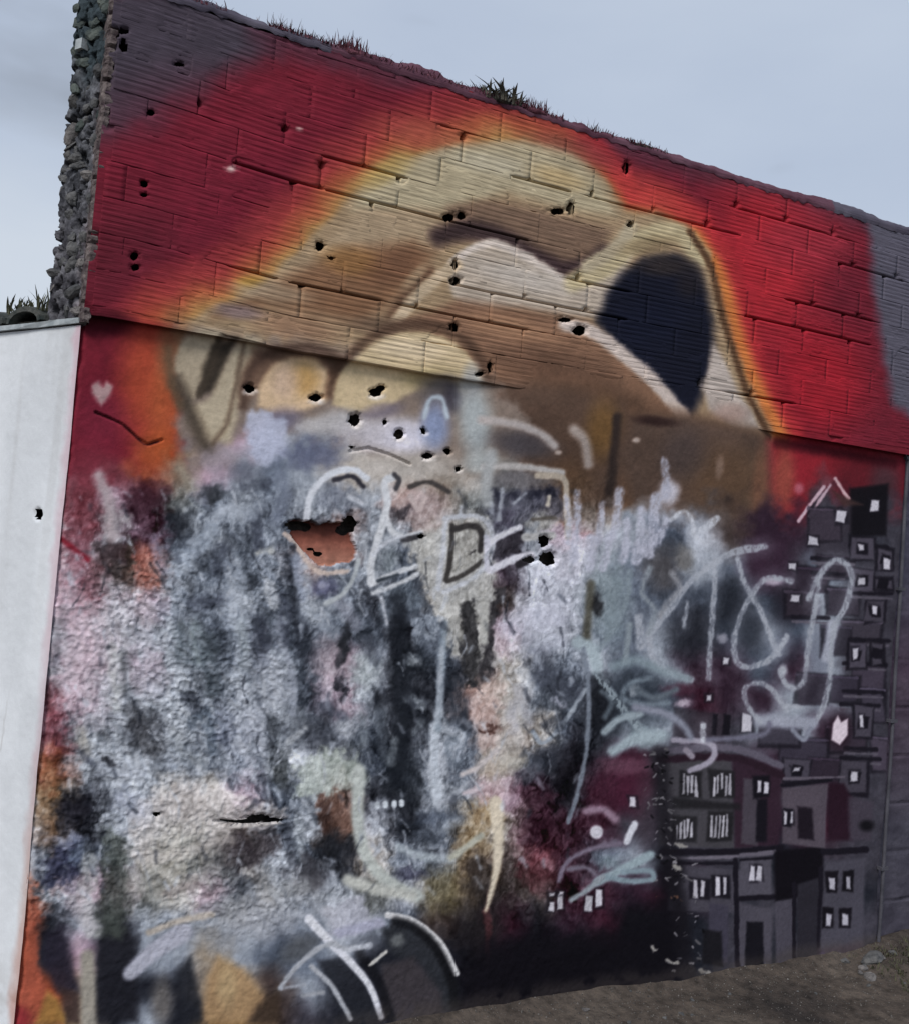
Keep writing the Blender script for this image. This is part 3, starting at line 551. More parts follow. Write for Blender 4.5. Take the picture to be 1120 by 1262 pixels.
# wiped streaks of the painted-out face: light and dark, mostly running down
LW = (160,166,176); LV = (170,170,182); DS = (58,62,74); DD = (36,40,50); LC = (178,178,174)
for pts, w, c, so, op in (
    ([(214,706),(236,682),(262,654)], 20, (150,158,170), 6, .7), ([(190,662),(198,700)], 12, (150,144,160), 5, .6), ([(275,680),(272,700)], 22, DS, 7, .7), ([(240,744),(278,738)], 14, DS, 6, .7),
    ([(316,636),(320,676)], 15, DS, 5, .8), ([(268,636),(290,626),(312,634)], 14, LW, 5, .75), ([(318,682),(334,678)], 8, LC, 3, .8), ([(286,692),(290,730),(284,764)], 24, LW, 7, .65), ([(358,690),(362,730),(368,776)], 14, DD, 5, .8), ([(350,735),(352,792)], 14, DS, 5, .7),
    ([(330,722),(338,745)], 14, (190,192,196), 4, .7), ([(376,700),(380,732),(372,770)], 9, LW, 4, .7), ([(340,640),(352,610),(346,585)], 14, (120,126,140), 6, .7), ([(300,600),(330,596)], 10, DS, 5, .6), ([(420,742),(436,770)], 16, (140,140,150), 6, .6),
    ([(152,806),(153,852)], 10, (92,94,98), 5, .8), ([(180,792),(186,846)], 34, (172,170,180), 9, .55), ([(140,800),(142,870)], 14, (168,170,168), 6, .6), ([(240,775),(244,812)], 20, (140,150,152), 7, .6), ([(222,775),(226,815)], 18, (84,92,98), 7, .65), ([(258,790),(262,850)], 20, (70,78,84), 7, .65),
    ([(232,858),(242,872)], 16, DD, 5, .75), ([(236,892),(256,880),(262,925)], 12, (74,84,96), 5, .6), ([(214,905),(226,930),(246,940)], 14, (150,154,158), 6, .6), ([(298,768),(302,820)], 13, (146,152,158), 5, .7), ([(320,764),(324,812)], 17, (56,60,72), 5, .8), ([(328,822),(344,850)], 40, (160,163,172), 10, .55),
    ([(372,776),(378,806)], 22, DD, 6, .75), ([(340,770),(344,800)], 10, (130,134,144), 4, .7), ([(396,760),(410,778)], 18, (150,156,166), 6, .6), ([(430,770),(424,800),(418,820)], 9, (30,32,38), 4, .6), ([(456,790),(462,812)], 18, (66,70,80), 6, .7), ([(490,740),(494,820),(496,900),(490,960)], 22, (30,34,42), 7, .75),
    ([(336,890),(340,940)], 14, (56,60,66), 6, .8), ([(372,880),(366,912)], 20, (120,124,130), 6, .6), ([(400,870),(420,882)], 14, DS, 5, .7), ([(446,880),(452,915)], 12, (128,134,140), 5, .6), ([(470,880),(474,930)], 14, (92,98,106), 6, .6), ([(486,910),(482,940)], 10, (140,146,150), 4, .6),
    ([(505,860),(520,870)], 10, (150,156,162), 4, .7), ([(520,890),(510,900)], 8, (130,136,142), 4, .7), ([(545,800),(543,850),(540,890)], 9, (170,176,184), 4, .75), ([(560,840),(566,890)], 22, (40,46,56), 7, .7), ([(556,915),(560,940)], 18, (92,100,110), 6, .6), ([(574,880),(578,905)], 8, DD, 4, .7),
    ([(630,772),(680,762)], 34, (186,186,200), 10, .55), ([(650,800),(690,790)], 22, (176,178,192), 8, .5), ([(670,835),(700,850)], 30, (66,70,82), 9, .65), ([(640,850),(648,890)], 16, (168,166,172), 6, .6), ([(672,892),(690,884),(688,900)], 10, DD, 4, .7), ([(684,862),(690,870)], 8, LV, 3, .7),
    ([(660,940),(690,930)], 26, (60,62,72), 8, .6), ([(640,960),(660,950)], 16, (116,116,124), 6, .5), ([(622,940),(640,934)], 20, (178,172,160), 6, .5), ([(630,870),(634,900)], 12, (182,180,188), 5, .6), ([(90,730),(96,780),(86,830)], 16, (188,172,180), 7, .55), ([(76,750),(70,800)], 10, (120,114,120), 5, .6),
    ([(130,945),(170,950)], 22, (168,172,182), 8, .55), ([(150,985),(170,1000)], 26, (176,180,196), 9, .6), ([(100,905),(104,930)], 14, (180,172,160), 6, .6), ([(96,925),(112,940)], 9, DS, 4, .7), ([(130,935),(136,942)], 9, (24,24,30), 3, .8), ([(110,1060),(106,1110),(116,1150)], 18, (178,178,176), 6, .65), ([(90,1110),(110,1140)], 16, (176,168,172), 6, .6),
    ([(180,1060),(230,1050),(280,1034)], 14, (190,182,176), 6, .55), ([(165,1090),(215,1110)], 24, (172,168,160), 9, .5), ([(205,1100),(240,1090)], 12, (120,108,108), 6, .5), ([(320,1075),(330,1110)], 20, (168,164,160), 8, .5), ([(340,1100),(390,1090)], 18, (150,150,150), 7, .5), ([(366,1010),(372,1060)], 10, (170,176,182), 4, .7), ([(352,1020),(360,1050)], 12, (50,54,64), 5, .7),
    ([(378,1058),(392,1090)], 16, (60,58,64), 6, .6), ([(520,1010),(560,1004)], 14, (74,82,96), 6, .6), ([(500,1020),(530,1030)], 20, (40,46,56), 7, .6), ([(546,1022),(566,1012)], 10, (150,156,164), 5, .6)):
    stroke(pts, w, c, so, op, rag=5, rsc=8, dry=0.25)
rw = np.random.default_rng(17)
for k in range(130):
    x_ = rw.uniform(95, 700); y_ = rw.uniform(600, 1070); l = rw.uniform(10, 42); b_ = rw.normal(0, 0.35)
    if x_ > 600 and y_ > 930: continue
    dx = rw.normal(0.15, 0.35)
    c_ = np.array((184,188,196) if rw.random() < 0.62 else (34,37,46)) * rw.uniform(0.85, 1.02)
    stroke([(x_, y_), (x_+dx*l*0.5+b_*l*0.3, y_+l*0.5), (x_+dx*l, y_+l)], rw.uniform(1.6, 4.2), c_, 1.3, rw.uniform(0.35, 0.75), taper=0.6, rag=1.6, rsc=5, dry=0.35)
# dribbles and light flecks in the scrubbed field
rs = np.random.default_rng(5)
for k in range(260):
    x_ = rs.uniform(70, 720); y_ = rs.uniform(600, 1100)
    l = rs.uniform(4, 16); an = rs.normal(1.35, 0.5)
    bright = rs.random() < 0.58
    c_ = np.array((170,175,184) if bright else (46,50,60)) + rs.normal(0, 14)
    stroke([(x_, y_), (x_+l*math.cos(an), y_+l*math.sin(an))], rs.uniform(2.0, 6.0), c_, 2.6, rs.uniform(0.25, 0.6), rag=2.5)

# brushed-out paint is broken up: edges wander, bristle marks and stucco highlights are painted in as ridge lines
wj = np.clip(np.arange(NZC)[:, None] + (RES/310.0)*((fbm(U/9, Vv/9, 811, 3)-0.5)*(2.0+14*scrub) + (fbm(U/3, Vv/3, 821, 2)-0.5)*(1.0+2*scrub)), 0, NZC-1.001)
wi = np.clip(np.arange(NXC)[None, :] + (RES/310.0)*((fbm(U/9, Vv/9, 831, 3)-0.5)*(2.0+14*scrub) + (fbm(U/3, Vv/3, 841, 2)-0.5)*(1.0+2*scrub)), 0, NXC-1.001)
j0 = wj.astype(int); i0 = wi.astype(int); bj = (wj-j0)[..., None]; bi = (wi-i0)[..., None]
CAN = (CAN[j0, i0]*(1-bi)+CAN[j0, i0+1]*bi)*(1-bj)+(CAN[j0+1, i0]*(1-bi)+CAN[j0+1, i0+1]*bi)*bj
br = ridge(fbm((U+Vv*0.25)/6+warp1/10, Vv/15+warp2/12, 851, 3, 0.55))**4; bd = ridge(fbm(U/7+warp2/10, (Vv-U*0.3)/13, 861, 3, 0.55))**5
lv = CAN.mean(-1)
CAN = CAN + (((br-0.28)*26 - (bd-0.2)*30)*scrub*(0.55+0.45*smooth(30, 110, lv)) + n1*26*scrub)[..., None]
CAN = CAN + ((fbm(U/13, Vv/13, 871, 4, 0.6)-0.5)*(0.16+0.10*scrub))[..., None]*CAN

# ---- painted night town
VD = (24,20,30); VW = (74,70,79); VM = (54,34,48); WI = (200,195,204)
poly([(1048,602),(1094,596),(1092,660),(1048,662)], (16,13,20), 3, 0.95)
poly([(1008,640),(1048,620),(1048,690),(1000,690)], (62,56,66), 5, 0.8); _now([(984,642),(1000,620),(1016,600)], 4, (190,160,170), 1.5); _now([(998,636),(1010,618),(1024,598)], 4, (176,150,160), 1.5); _now([(1030,590),(1046,614)], 4, (190,156,160), 1.5); blob(984, 602, 7, 8, (176,104,116), 0.8); poly([(1026,604),(1046,614),(1064,622),(1040,624)], (70,48,46), 3, 0.8)
# stacked houses climbing the edge
for x_, y_, w, h, c in ((1016,648,40,40,(58,50,60)),(1030,700,44,26,(52,44,54)),(1000,716,40,30,(46,36,48)),(985,745,36,30,(48,40,50)),(1040,742,40,30,(60,54,64)),(1062,780,50,26,(66,60,70)),(1030,790,36,34,(50,46,56)),(1070,838,40,34,(64,56,68)),(1040,850,34,30,(52,46,58)),(1000,850,40,36,(44,38,48)),(1076,870,30,40,(66,60,72)),(1044,912,50,30,(58,48,60)),(990,925,60,26,(56,50,62)),(1016,948,40,24,(50,40,52)),(960,905,50,30,(60,56,66)),(1085,930,24,40,(70,62,74))):
    rect(x_, y_, w+4, h+4, VD, 2.0, 0.75); rect(x_, y_, w-2, h-2, np.array(c)*1.22, 2.0, 0.88); _now([(x_-w/2, y_-h/2-1), (x_+w/2, y_-h/2+1)], 3, np.array(c)*1.5, 1.2, 0.8)
for x0, x1, y_ in ((1048,1092,672),(1050,1098,730),(1046,1096,788),(1040,1092,818),(1040,1088,852),(1036,1084,868),(1040,1080,922),(1036,1084,934),(1000,1052,688),(1000,1040,706),(976,1020,760)):
    _now([(x0, y_), (x1, y_+2)], 5, VD, 1.5, 0.95); _now([(x0, y_+6), (x1, y_+8)], 3, (92,86,96), 1.2, 0.9)
for x_, y_, w, h in ((1062,676,26,28),(1090,690,18,24),(1062,716,26,28),(1088,720,22,14),(1078,754,22,24),(1056,808,22,30),(1082,806,14,26),(1064,890,22,36),(982,950,30,26),(1052,958,30,40)):
    rect(x_, y_, w+5, h+5, VD, 1.5, 0.9); rect(x_, y_, w, h, (84,78,90), 1.5, 0.95); rect(x_, y_, 13, 14, (20,16,26), 1.2, 0.95)
blob(1034, 900, 16, 26, (38,20,32), 0.9); poly([(1024,912),(1026,892),(1032,882),(1036,890),(1044,886),(1044,906),(1034,918)], (206,190,198), 2)
# corner house
poly([(812,930),(900,935),(905,1046),(812,1042)], (72,69,74), 3, 0.95); poly([(900,930),(962,946),(960,1042),(905,1046)], VM, 3, 0.95)
_now([(812,926),(900,922),(962,944)], 9, (96,90,102), 2); _now([(812,936),(902,934),(962,956)], 9, (44,26,38), 2)
rect(858, 896, 60, 40, (60,54,64), 3, 0.7); rect(895, 893, 8, 26, VD); rect(880, 893, 6, 26, VD)
rect(924, 1000, 22, 82, (86,78,88), 2); rect(938, 1012, 14, 54, VD, 2); rect(938, 970, 20, 26, VD, 2)
rect(870, 992, 84, 10, (36,34,38), 3, 0.9); _now([(815,1050),(900,1050),(962,1046)], 8, VD, 1.5); _now([(815,1058),(905,1056),(955,1050)], 4, (110,104,114), 1.5); _now([(815,1064),(905,1064)], 4, VD, 1.5)
rect(868, 1096, 86, 56, (78,74,84), 2); rect(932, 1080, 40, 52, (88,84,94), 2); _now([(912,1054),(952,1052)], 5, (104,98,108), 1.5); _now([(912,1060),(952,1058)], 4, VD, 1.2); _now([(912,1108),(955,1106)], 6, VD, 1.5)
rect(930, 1160, 40, 90, (82,78,88), 2); rect(928, 1168, 20, 60, (20,18,26), 1.5); _now([(906,1060),(908,1190)], 6, VD, 1.5); rect(884, 1150, 24, 70, (68,64,78), 2, 0.9); rect(878, 1168, 24, 44, (26,24,30), 2, 0.9)
poly([(955,1050),(1014,1042),(1012,1100),(955,1112)], (14,10,18), 3); poly([(955,1112),(978,1108),(976,1190),(954,1192)], (76,72,82), 2); _now([(978,1090),(978,1190)], 5, VD, 1.2); poly([(982,1090),(1012,1080),(1008,1186),(982,1188)], (44,41,50), 2); _now([(1010,1070),(1008,1190)], 5, VD, 1.5)
# the house with the round roof, end house
poly([(964,972),(1022,966),(1016,1046),(964,1040)], (86,77,86), 2); _now([(964,968),(1024,962)], 5, VD, 1.5); poly([(1022,966),(1040,966),(1050,985),(1050,1036),(1020,1036)], (42,20,34), 3); rect(992, 1016, 18, 38, (30,22,32), 2); rect(971, 1008, 12, 24, VD, 1.5); _now([(966,960),(1040,958)], 3, (100,92,102), 1.2)
rect(1060, 1010, 28, 50, (76,68,80), 3, 0.9); blob(1068, 1018, 10, 8, (14,12,18), 0.95)
poly([(1016,1062),(1068,1058),(1062,1165),(1010,1170)], (76,73,83), 3); _now([(1014,1050),(1068,1048)], 8, VD, 1.5); poly([(1008,1170),(1062,1160),(1062,1185),(1005,1190)], (84,72,84), 5, 0.8)
for x_, y_ in ((1023,1087),(1044,1087),(1020,1132),(1041,1132)): rect(x_, y_-1, 15, 26, (18,14,22), 1.6, 0.95); rect(x_+0.5, y_+2, 6.5, 14, (186,182,192), 1.2, 0.95)
for q in ((1037,637,11,13),(1078,624,10,13),(1002,667,12,10),(1061,675,6,7),(1092,695,9,14),(1061,716,8,9),(1078,752,8,9),(1055,806,6,14),(976,698,7,7),(980,738,10,8),(895,815,6,7),(873,860,6,7),(920,892,13,20),(1061,889,4,14),(981,949,9,5),(1052,957,9,11),
          (935,970,5,15),(943,971,5,14),(968,1008,4,15),(975,1008,3,14),(928,1077,6,18),(936,1077,6,18),(780,989,9,12),(679,1118,7,12),(690,1112,7,18),(725,1114,9,18),(738,1108,9,20),(680,1103,6,4),(691,1101,5,4)):
    rect(q[0], q[1], q[2]+5, q[3]+5, VD, 1.5, 0.6); rect(*q, WI, 1.1)
blob(735, 1026, 9, 9, WI, 0.95, soft=0.3); _now([(782,1016),(772,1038)], 8, (196,196,204), 2)
for cx, cy, ww, hh, n in ((850,967,20,26,4),(888,965,24,26,5),(843,1022,22,24,5),(885,1019,24,28,5)):
    rect(cx, cy, ww+8, hh+8, (34,32,36), 2, 0.9)
    for k in range(n): rect(cx-ww/2+ww*(k+0.5)/n, cy+rs.normal(0, 1.5), ww/n*0.6, hh*rs.uniform(0.75, 1.05), np.array((182,178,186))*rs.uniform(0.8, 1.05), 0.8)
for cx, cy in ((860,1095),(887,1092)):
    rect(cx, cy, 24, 28, VD, 2, 0.9); rect(cx-4, cy, 5, 22, WI, 1); rect(cx+5, cy, 5, 20, WI, 1)
# dark foot of the painting, bare flakes down the join
poly([(560,1262),(600,1160),(680,1150),(800,1140),(815,1060),(835,1060),(840,1200),(800,1225)], (13,10,18), 14, 0.85, rag=8)
_now([(812,930),(818,1000),(826,1060),(838,1130),(846,1200)], 20, (22,19,26), 8, 0.75)
for k in range(120):
    y_ = rs.uniform(915, 1210); x_ = np.interp(y_, [915,1000,1060,1130,1210], [806,814,824,846,846])+rs.normal(0, 8+0.02*(y_-900))
    c_ = (150,146,150) if rs.random() < 0.62 else (14,12,18)
    if 1100 < y_ < 1125 and rs.random() < 0.5: c_ = (140,100,80)
    _now([(x_, y_), (x_+rs.uniform(-5, 7), y_+rs.uniform(-2, 5))], rs.uniform(0.8, 2.4), np.array(c_)*rs.uniform(0.6, 1.0), 0.9, 0.85, rag=1.6)
for x_, y_, l in ((828,1186,6),(868,1198,5),(838,1042,6),(806,1170,2),(834,1070,3)): _now([(x_-l, y_-2), (x_, y_+1), (x_+l, y_+1)], 4, (140,136,132), 1.8, rag=3, rsc=4)
# grey end of the brickwork
poly([(1060,270),(1400,330),(1700,400),(1700,700),(1135,530),(1092,500),(1076,420),(1066,340)], (90,89,100), 9, 0.97, rag=4)
# small bare chips
for x_, y_, r_ in ((777,543,6),(683,558,5),(280,212,7),(364,163,4)): blob(x_, y_, r_, r_*0.7, (196,178,168), 0.85, rag=0.3)

# pale broken rims under the holes and round the bare patch
for (cx, cy, rx, ry) in [(308,478,7,5),(390,490,7,5),(463,484,7,5),(438,517,7,7),(492,535,6,6),(522,531,4,4),(527,562,6,4),(563,578,4,3),(193,1003,5,3)]:
    blob(cx+1, cy+ry*0.9, rx*1.5, ry*1.0, (196,188,182), 0.8, rag=0.35, rsc=5)
stroke([(352,658),(366,670),(378,692),(398,706),(428,704)], 6, (196,176,164), 2, 0.9, rag=3); stroke([(442,690),(434,716),(420,734),(402,744)], 5, (170,174,176), 2, 0.9)
stroke([(366,690),(368,712),(374,736)], 12, (150,156,170), 4, 0.8, rag=4); blob(398, 724, 20, 14, (70,72,104), 0.75, rag=0.4, rsc=6); blob(398, 722, 8, 6, (168,168,190), 0.7, rag=0.4, rsc=5)
blob(385, 560, 40, 22, (86,90,112), 0.7, rag=0.4, rsc=9); blob(330, 545, 22, 24, (176,180,200), 0.7, rag=0.4, rsc=8); blob(300, 580, 20, 14, (98,100,112), 0.7, rag=0.4, rsc=9); blob(270, 565, 24, 18, (150,140,148), 0.7, rag=0.4, rsc=9)
stroke([(266,1018),(300,1018),(346,1014)], 4, (204,196,190), 1.5, 0.9)
_g0 = CAN.mean(-1, keepdims=True); CAN = _g0+(CAN-_g0)*(1-0.22*scrub[..., None])
for a_, k_ in _QUEUE:
    if isinstance(a_[2], tuple) and a_[2] in (LG, LT):
        _now(a_[0], a_[1]*2.4, a_[2], soft=9, op=0.20, rag=4, rsc=9)
        a_ = (a_[0], a_[1]*0.84)+tuple(a_[2:]); k_ = dict(k_); k_.setdefault('dry', 0.35); k_.setdefault('op', 0.86)
        k_['rag'] = 1.8
    if len(a_) > 4: k_.pop('op', None)
    _now(*a_, **k_)
# dusty foot, then all colours a little greyer and darker
dirt = (0.42*(1-smooth(0.0, 0.06, _Z-0.05*fbm(_X*7, _Z*3, 881, 4)))*smooth(0.35, 0.6, fbm(_X*18, _Z*18, 885, 3)+0.15))[..., None]
CAN = CAN*(1-dirt)+np.array((78,70,65))*dirt
_g = CAN.mean(-1, keepdims=True)
CAN = _g+(CAN-_g)*0.91
CAN = np.clip(CAN*(0.84+0.13*smooth(45, 165, CAN)), 3, 240)
def sample(X, Z):
    gx = np.clip((X-PX0)*RES-0.5, 0, NXC-1.001); gz = np.clip((Z-PZ0)*RES-0.5, 0, NZC-1.001)
    i = gx.astype(int); j = gz.astype(int); a = (gx-i)[..., None]; b = (gz-j)[..., None]
    return (CAN[j, i]*(1-a)+CAN[j, i+1]*a)*(1-b)+(CAN[j+1, i]*(1-a)+CAN[j+1, i+1]*a)*b

# ------------------------------------------------------------------ openings in the wall skin (drawn as ellipses: x, y, rx, ry)
HOLES = [(137,45,6,5),(149,43,5,3),(135,60,5,6),(150,61,3,6),(131,88,5,7),(129,105,5,7),(128,126,4,4),(128,143,4,3),(183,143,5,4),(175,230,5,4),(175,244,4,3),(163,318,5,5),(165,332,5,4),(110,303,4,6),(109,318,4,4),
         (548,270,8,5),(564,268,5,5),(680,263,9,4),(697,259,5,7),(765,210,4,7),(555,328,4,6),(556,348,7,5),(554,405,6,5),(708,409,8,6),(690,396,7,3),(390,306,5,5),(404,321,3,2),(585,462,5,3),(598,453,3,7),(770,279,4,4),(218,84,6,3)]
PHOLES = [(308,478,7,5),(390,490,7,5),(463,484,7,5),(470,478,5,4),(438,517,7,7),(492,535,6,6),(474,520,3,3),(522,531,4,4),(527,562,6,4),(551,556,4,4),(563,578,4,3),(434,551,3,2),(672,667,6,7),(677,689,9,8),(655,690,7,4),(193,1003,5,3),(519,661,4,3),
          (368,648,15,6),(380,650,10,5),(432,646,8,12),(426,654,7,6),(394,683,6,3),(385,677,5,2),(300,1012,29,2.3),(318,1008,15,4.6),(336,1011,14,2.4)]
SLOT = [(270,1013),(298,1010),(312,1003),(320,1002),(332,1008),(349,1011),(332,1014),(300,1015)]
OPENJ = [[(405,242),(470,258),(530,273),(560,281),(640,300)],[(395,206),(397,225),(403,241)],[(290,206),(390,237)],[(540,162),(600,184)],[(490,376),(610,404),(640,411)],[(556,354),(660,372),(760,395)],[(690,340),(740,355),(765,358)],[(898,254),(1060,300)],[(720,241),(827,270),(900,287)],
         [(966,370),(1063,395)],[(916,391),(1060,427)],[(855,473),(966,496)],[(1030,326),(1102,345)],[(1070,335),(1072,362)],[(360,350),(460,371)],[(630,221),(690,240)],[(157,103),(300,149),(420,183)],[(226,78),(224,92)],[(275,335),(335,346)],[(400,196),(490,222)]]
def hole_field(u, v, holes):
    d = np.full(u.shape, 9.0)
    for (cx, cy, rx, ry) in holes: d = np.minimum(d, np.hypot((u-cx)/rx, (v-cy)/ry))
    return d + (fbm(u/5.0, v/5.0, 91, 2)-0.5)*0.7
def snap_rims(X, Z, u, v, holes, keep, hf):
    """pull the grid points round an opening onto its outline, so the rim is round rather than stepped"""
    nb = ~keep
    ring = np.zeros_like(keep)
    for dj in (-1, 0, 1):
        for di in (-1, 0, 1): ring |= np.roll(np.roll(nb, dj, 0), di, 1)
    ring &= keep & (hf < 2.2)
    if not ring.any(): return X, Z
    best = np.full(u.shape, 1e9); cx = np.zeros(u.shape); cz = np.zeros(u.shape)
    for (a, b, rx, ry) in holes:
        d = np.hypot((u-a)/rx, (v-b)/ry); m = d < best
        wx, wz = to_wall(a, b)
        best = np.where(m, d, best); cx = np.where(m, wx, cx); cz = np.where(m, wz, cz)
    f = np.where(ring, 1.0/np.clip(hf, 1.0, 2.2), 1.0)
    return cx+(X-cx)*f, cz+(Z-cz)*f
def path_dist(u, v, pts):
    best = np.full(u.shape, 1e9)
    for (ax, ay), (bx, by) in zip(pts[:-1], pts[1:]):
        dx, dy = bx-ax, by-ay
        t = np.clip(((u-ax)*dx+(v-ay)*dy)/(dx*dx+dy*dy), 0, 1)
        best = np.minimum(best, np.hypot(u-ax-t*dx, v-ay-t*dy))
    return best

# ------------------------------------------------------------------ the mural wall
XL, XR, ZL, ZT = 0.350, 3.770, 2.127, 3.085     # left corner, conduit, ledge, top
wall = tag(empty('mural_wall', (0.35, 0.0, 0.0)), 'tall plastered and brick gable wall covered by a red hat mural and white graffiti', 'wall')
OFF = Vector((-0.35, 0, 0))                      # parts are built in world metres, then hung on the wall's base point
def hang(o, parent=wall):
    o.parent = parent; o.matrix_parent_inverse = Matrix.Identity(4); o.location = OFF + Vector(o.location)
    return o

# plaster skin of the lower wall, with its real relief and holes
ST = 0.0038
xs = np.arange(XL, XR+ST, ST); zs = np.arange(-0.06, 2.30, ST)
GX, GZ = np.meshgrid(xs, zs)
u, v = to_draw(GX, GZ)
top = 2.150 + 0.075*smooth(1.62, 1.85, GX)*(1-smooth(2.75, 3.0, GX)) + (fbm(GX*9, GZ*3, 131, 4)-0.5)*0.06*smooth(1.5, 1.8, GX)*(1-smooth(2.8, 3.0, GX))
flush = smooth(1.35, 1.85, GX)*(1-smooth(2.75, 3.05, GX))*smooth(1.75, 2.10, GZ)
rough = (0.25+0.75*(1-smooth(700, 860, u))*smooth(560, 660, v))
rel = (fbm(GX*26, GZ*26, 141, 4, 0.6)-0.5)*0.0045*rough + (fbm(GX*95, GZ*95, 151, 3, 0.6)-0.5)*0.0018*rough + (fbm(GX*3.2, GZ*3.2, 161, 3)-0.5)*0.022
stucco = (1-smooth(330, 420, u))*smooth(640, 720, v)*(1-smooth(1110, 1180, v))*(0.25+1.1*fbm(GX*5, GZ*5, 165, 3))
rel += (ridge(fbm(GX*34+GZ*12, GZ*40, 171, 3, 0.6))**3-0.3)*0.0065*stucco + (ridge(fbm(GX*24, GZ*16, 175, 3, 0.6))**4-0.3)*0.0015*rough
y = -rel - 0.039*flush
hf = hole_field(u, v, PHOLES)
d_slot = np.full(u.shape, 1e9)
dense = (u > 255) & (u < 362) & (v > 985) & (v < 1030)
ins = np.zeros(u.shape, bool); n = len(SLOT)
for k in range(n):
    (ax, ay), (bx, by) = SLOT[k], SLOT[(k+1) % n]
    ins ^= ((ay > v) != (by > v)) & (u < (bx-ax)*(v-ay)/(by-ay+1e-12)+ax)
# the plaster bulges out above the long slot and is broken back to bare brick at the patch
y -= 0.022*np.exp(-(((u-300)/60)**2+((v-990)/20)**2))
PATCH = [(354,644),(372,640),(395,646),(420,640),(438,642),(436,666),(440,688),(424,696),(400,698),(383,690),(372,672),(356,656)]
inp = np.zeros(u.shape, bool); n = len(PATCH)
uu = u+(fbm(u/8, v/8, 181, 2)-0.5)*8; vv = v+(fbm(u/8, v/8, 182, 2)-0.5)*8
for k in range(n):
    (ax, ay), (bx, by) = PATCH[k], PATCH[(k+1) % n]
    inp ^= ((ay > vv) != (by > vv)) & (uu < (bx-ax)*(vv-ay)/(by-ay+1e-12)+ax)
y = np.where(inp, 0.010+0.030*np.clip((690-v)/45, 0, 1)-rel*0.6, y)
y = y + 0.016*(1-smooth(0.9, 1.5, hf))*(~inp)
# cracks
for pts in ([(118,508),(150,522),(170,540),(182,548),(200,542)], [(432,556),(455,552),(480,560),(505,572)]):
    y = y + 0.008*(1-smooth(0.8, 2.4, path_dist(u, v, pts)))
# broken edge along the house corner
y = y + 0.012*(1-smooth(XL, XL+0.018, GX+(fbm(GZ*25, GX*9, 191, 3)-0.5)*0.02))
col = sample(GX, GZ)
col[inp] = np.stack([np.interp(v[inp], [640,662,700], c) for c in ((74,104,146), (42,60,104), (38,50,88))], -1)*(0.85+0.3*fbm(u[inp]/6, v[inp]/6, 195, 3))[:, None]
keep = (GZ < top) & (hf > 1.0)
kf = keep[:-1, :-1] & keep[1:, :-1] & keep[:-1, 1:] & keep[1:, 1:]
SX, SZ = snap_rims(GX, GZ, u, v, PHOLES, hf > 1.0, hf)
Vt = np.stack([SX, y, SZ], -1).reshape(-1, 3)
F = grid_faces(len(xs), len(zs), kf)
used = np.zeros(len(Vt), bool); used[F.ravel()] = True
remap = np.cumsum(used)-1
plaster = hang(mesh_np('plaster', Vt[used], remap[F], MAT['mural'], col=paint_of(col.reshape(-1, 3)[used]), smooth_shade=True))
plaster['label'] = 'painted plaster with mural face, night town and white scrawled graffiti'

# solid masonry behind the skin
bm = bmesh.new(); bm_box(bm, XL+0.03, 7.2, 0.115, 0.44, -0.3, 3.02)
hang(bm_obj('wall_core', bm, MAT['core']))

# mortar bed of the brickwork
def zshift(x): return 0.028*smooth(1.5, 3.2, x) + 0.03*(1-smooth(0.4, 1.0, x))
RIBS = 6; CH = 0.1025; BH = 0.0935; BL = 0.265; YB = -0.034
JW = 0.0006                                     # half width of a joint
SHIFT = [.08,.175,.04,.165,.12,.205,.08,.155,.028,.16]
st = 0.006
xs = np.arange(XL+0.002, 7.2, st); zs = np.arange(ZL+0.004, ZT+0.01, st)
xs = xs[xs < 5.2]
GX, GZ = np.meshgrid(xs, zs); u, v = to_draw(GX, GZ)
jd = np.full(u.shape, 1e9)
for pts in OPENJ: jd = np.minimum(jd, path_dist(u, v, pts))
openn = 1-smooth(4.5, 7.5, jd)
blot = smooth(0.57, 0.63, fbm(GX*6, GZ*9, 211, 4))
depth = 0.0006 + 0.007*blot + 0.045*openn + (fbm(GX*40, GZ*40, 221, 3)-0.5)*0.0028
hf = hole_field(u, v, HOLES)
tope = ZT - 0.012 + (fbm(GX*14, GX*3, 231, 4)-0.5)*0.03
keep = (hf > 1.0) & (GZ < tope) & ~((GX > 3.79) & (GZ < 2.40))
kf = keep[:-1, :-1] & keep[1:, :-1] & keep[:-1, 1:] & keep[1:, 1:]
depth = depth + 0.014*(1-smooth(0.95, 1.7, hf))
Vt = np.stack([GX, YB+depth, GZ], -1).reshape(-1, 3); F = grid_faces(len(xs), len(zs), kf)
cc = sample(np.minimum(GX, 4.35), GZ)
mortar = hang(mesh_np('mortar_bed', Vt, F, MAT['mural_brick'], col=paint_of(cc.reshape(-1, 3)), smooth_shade=True))

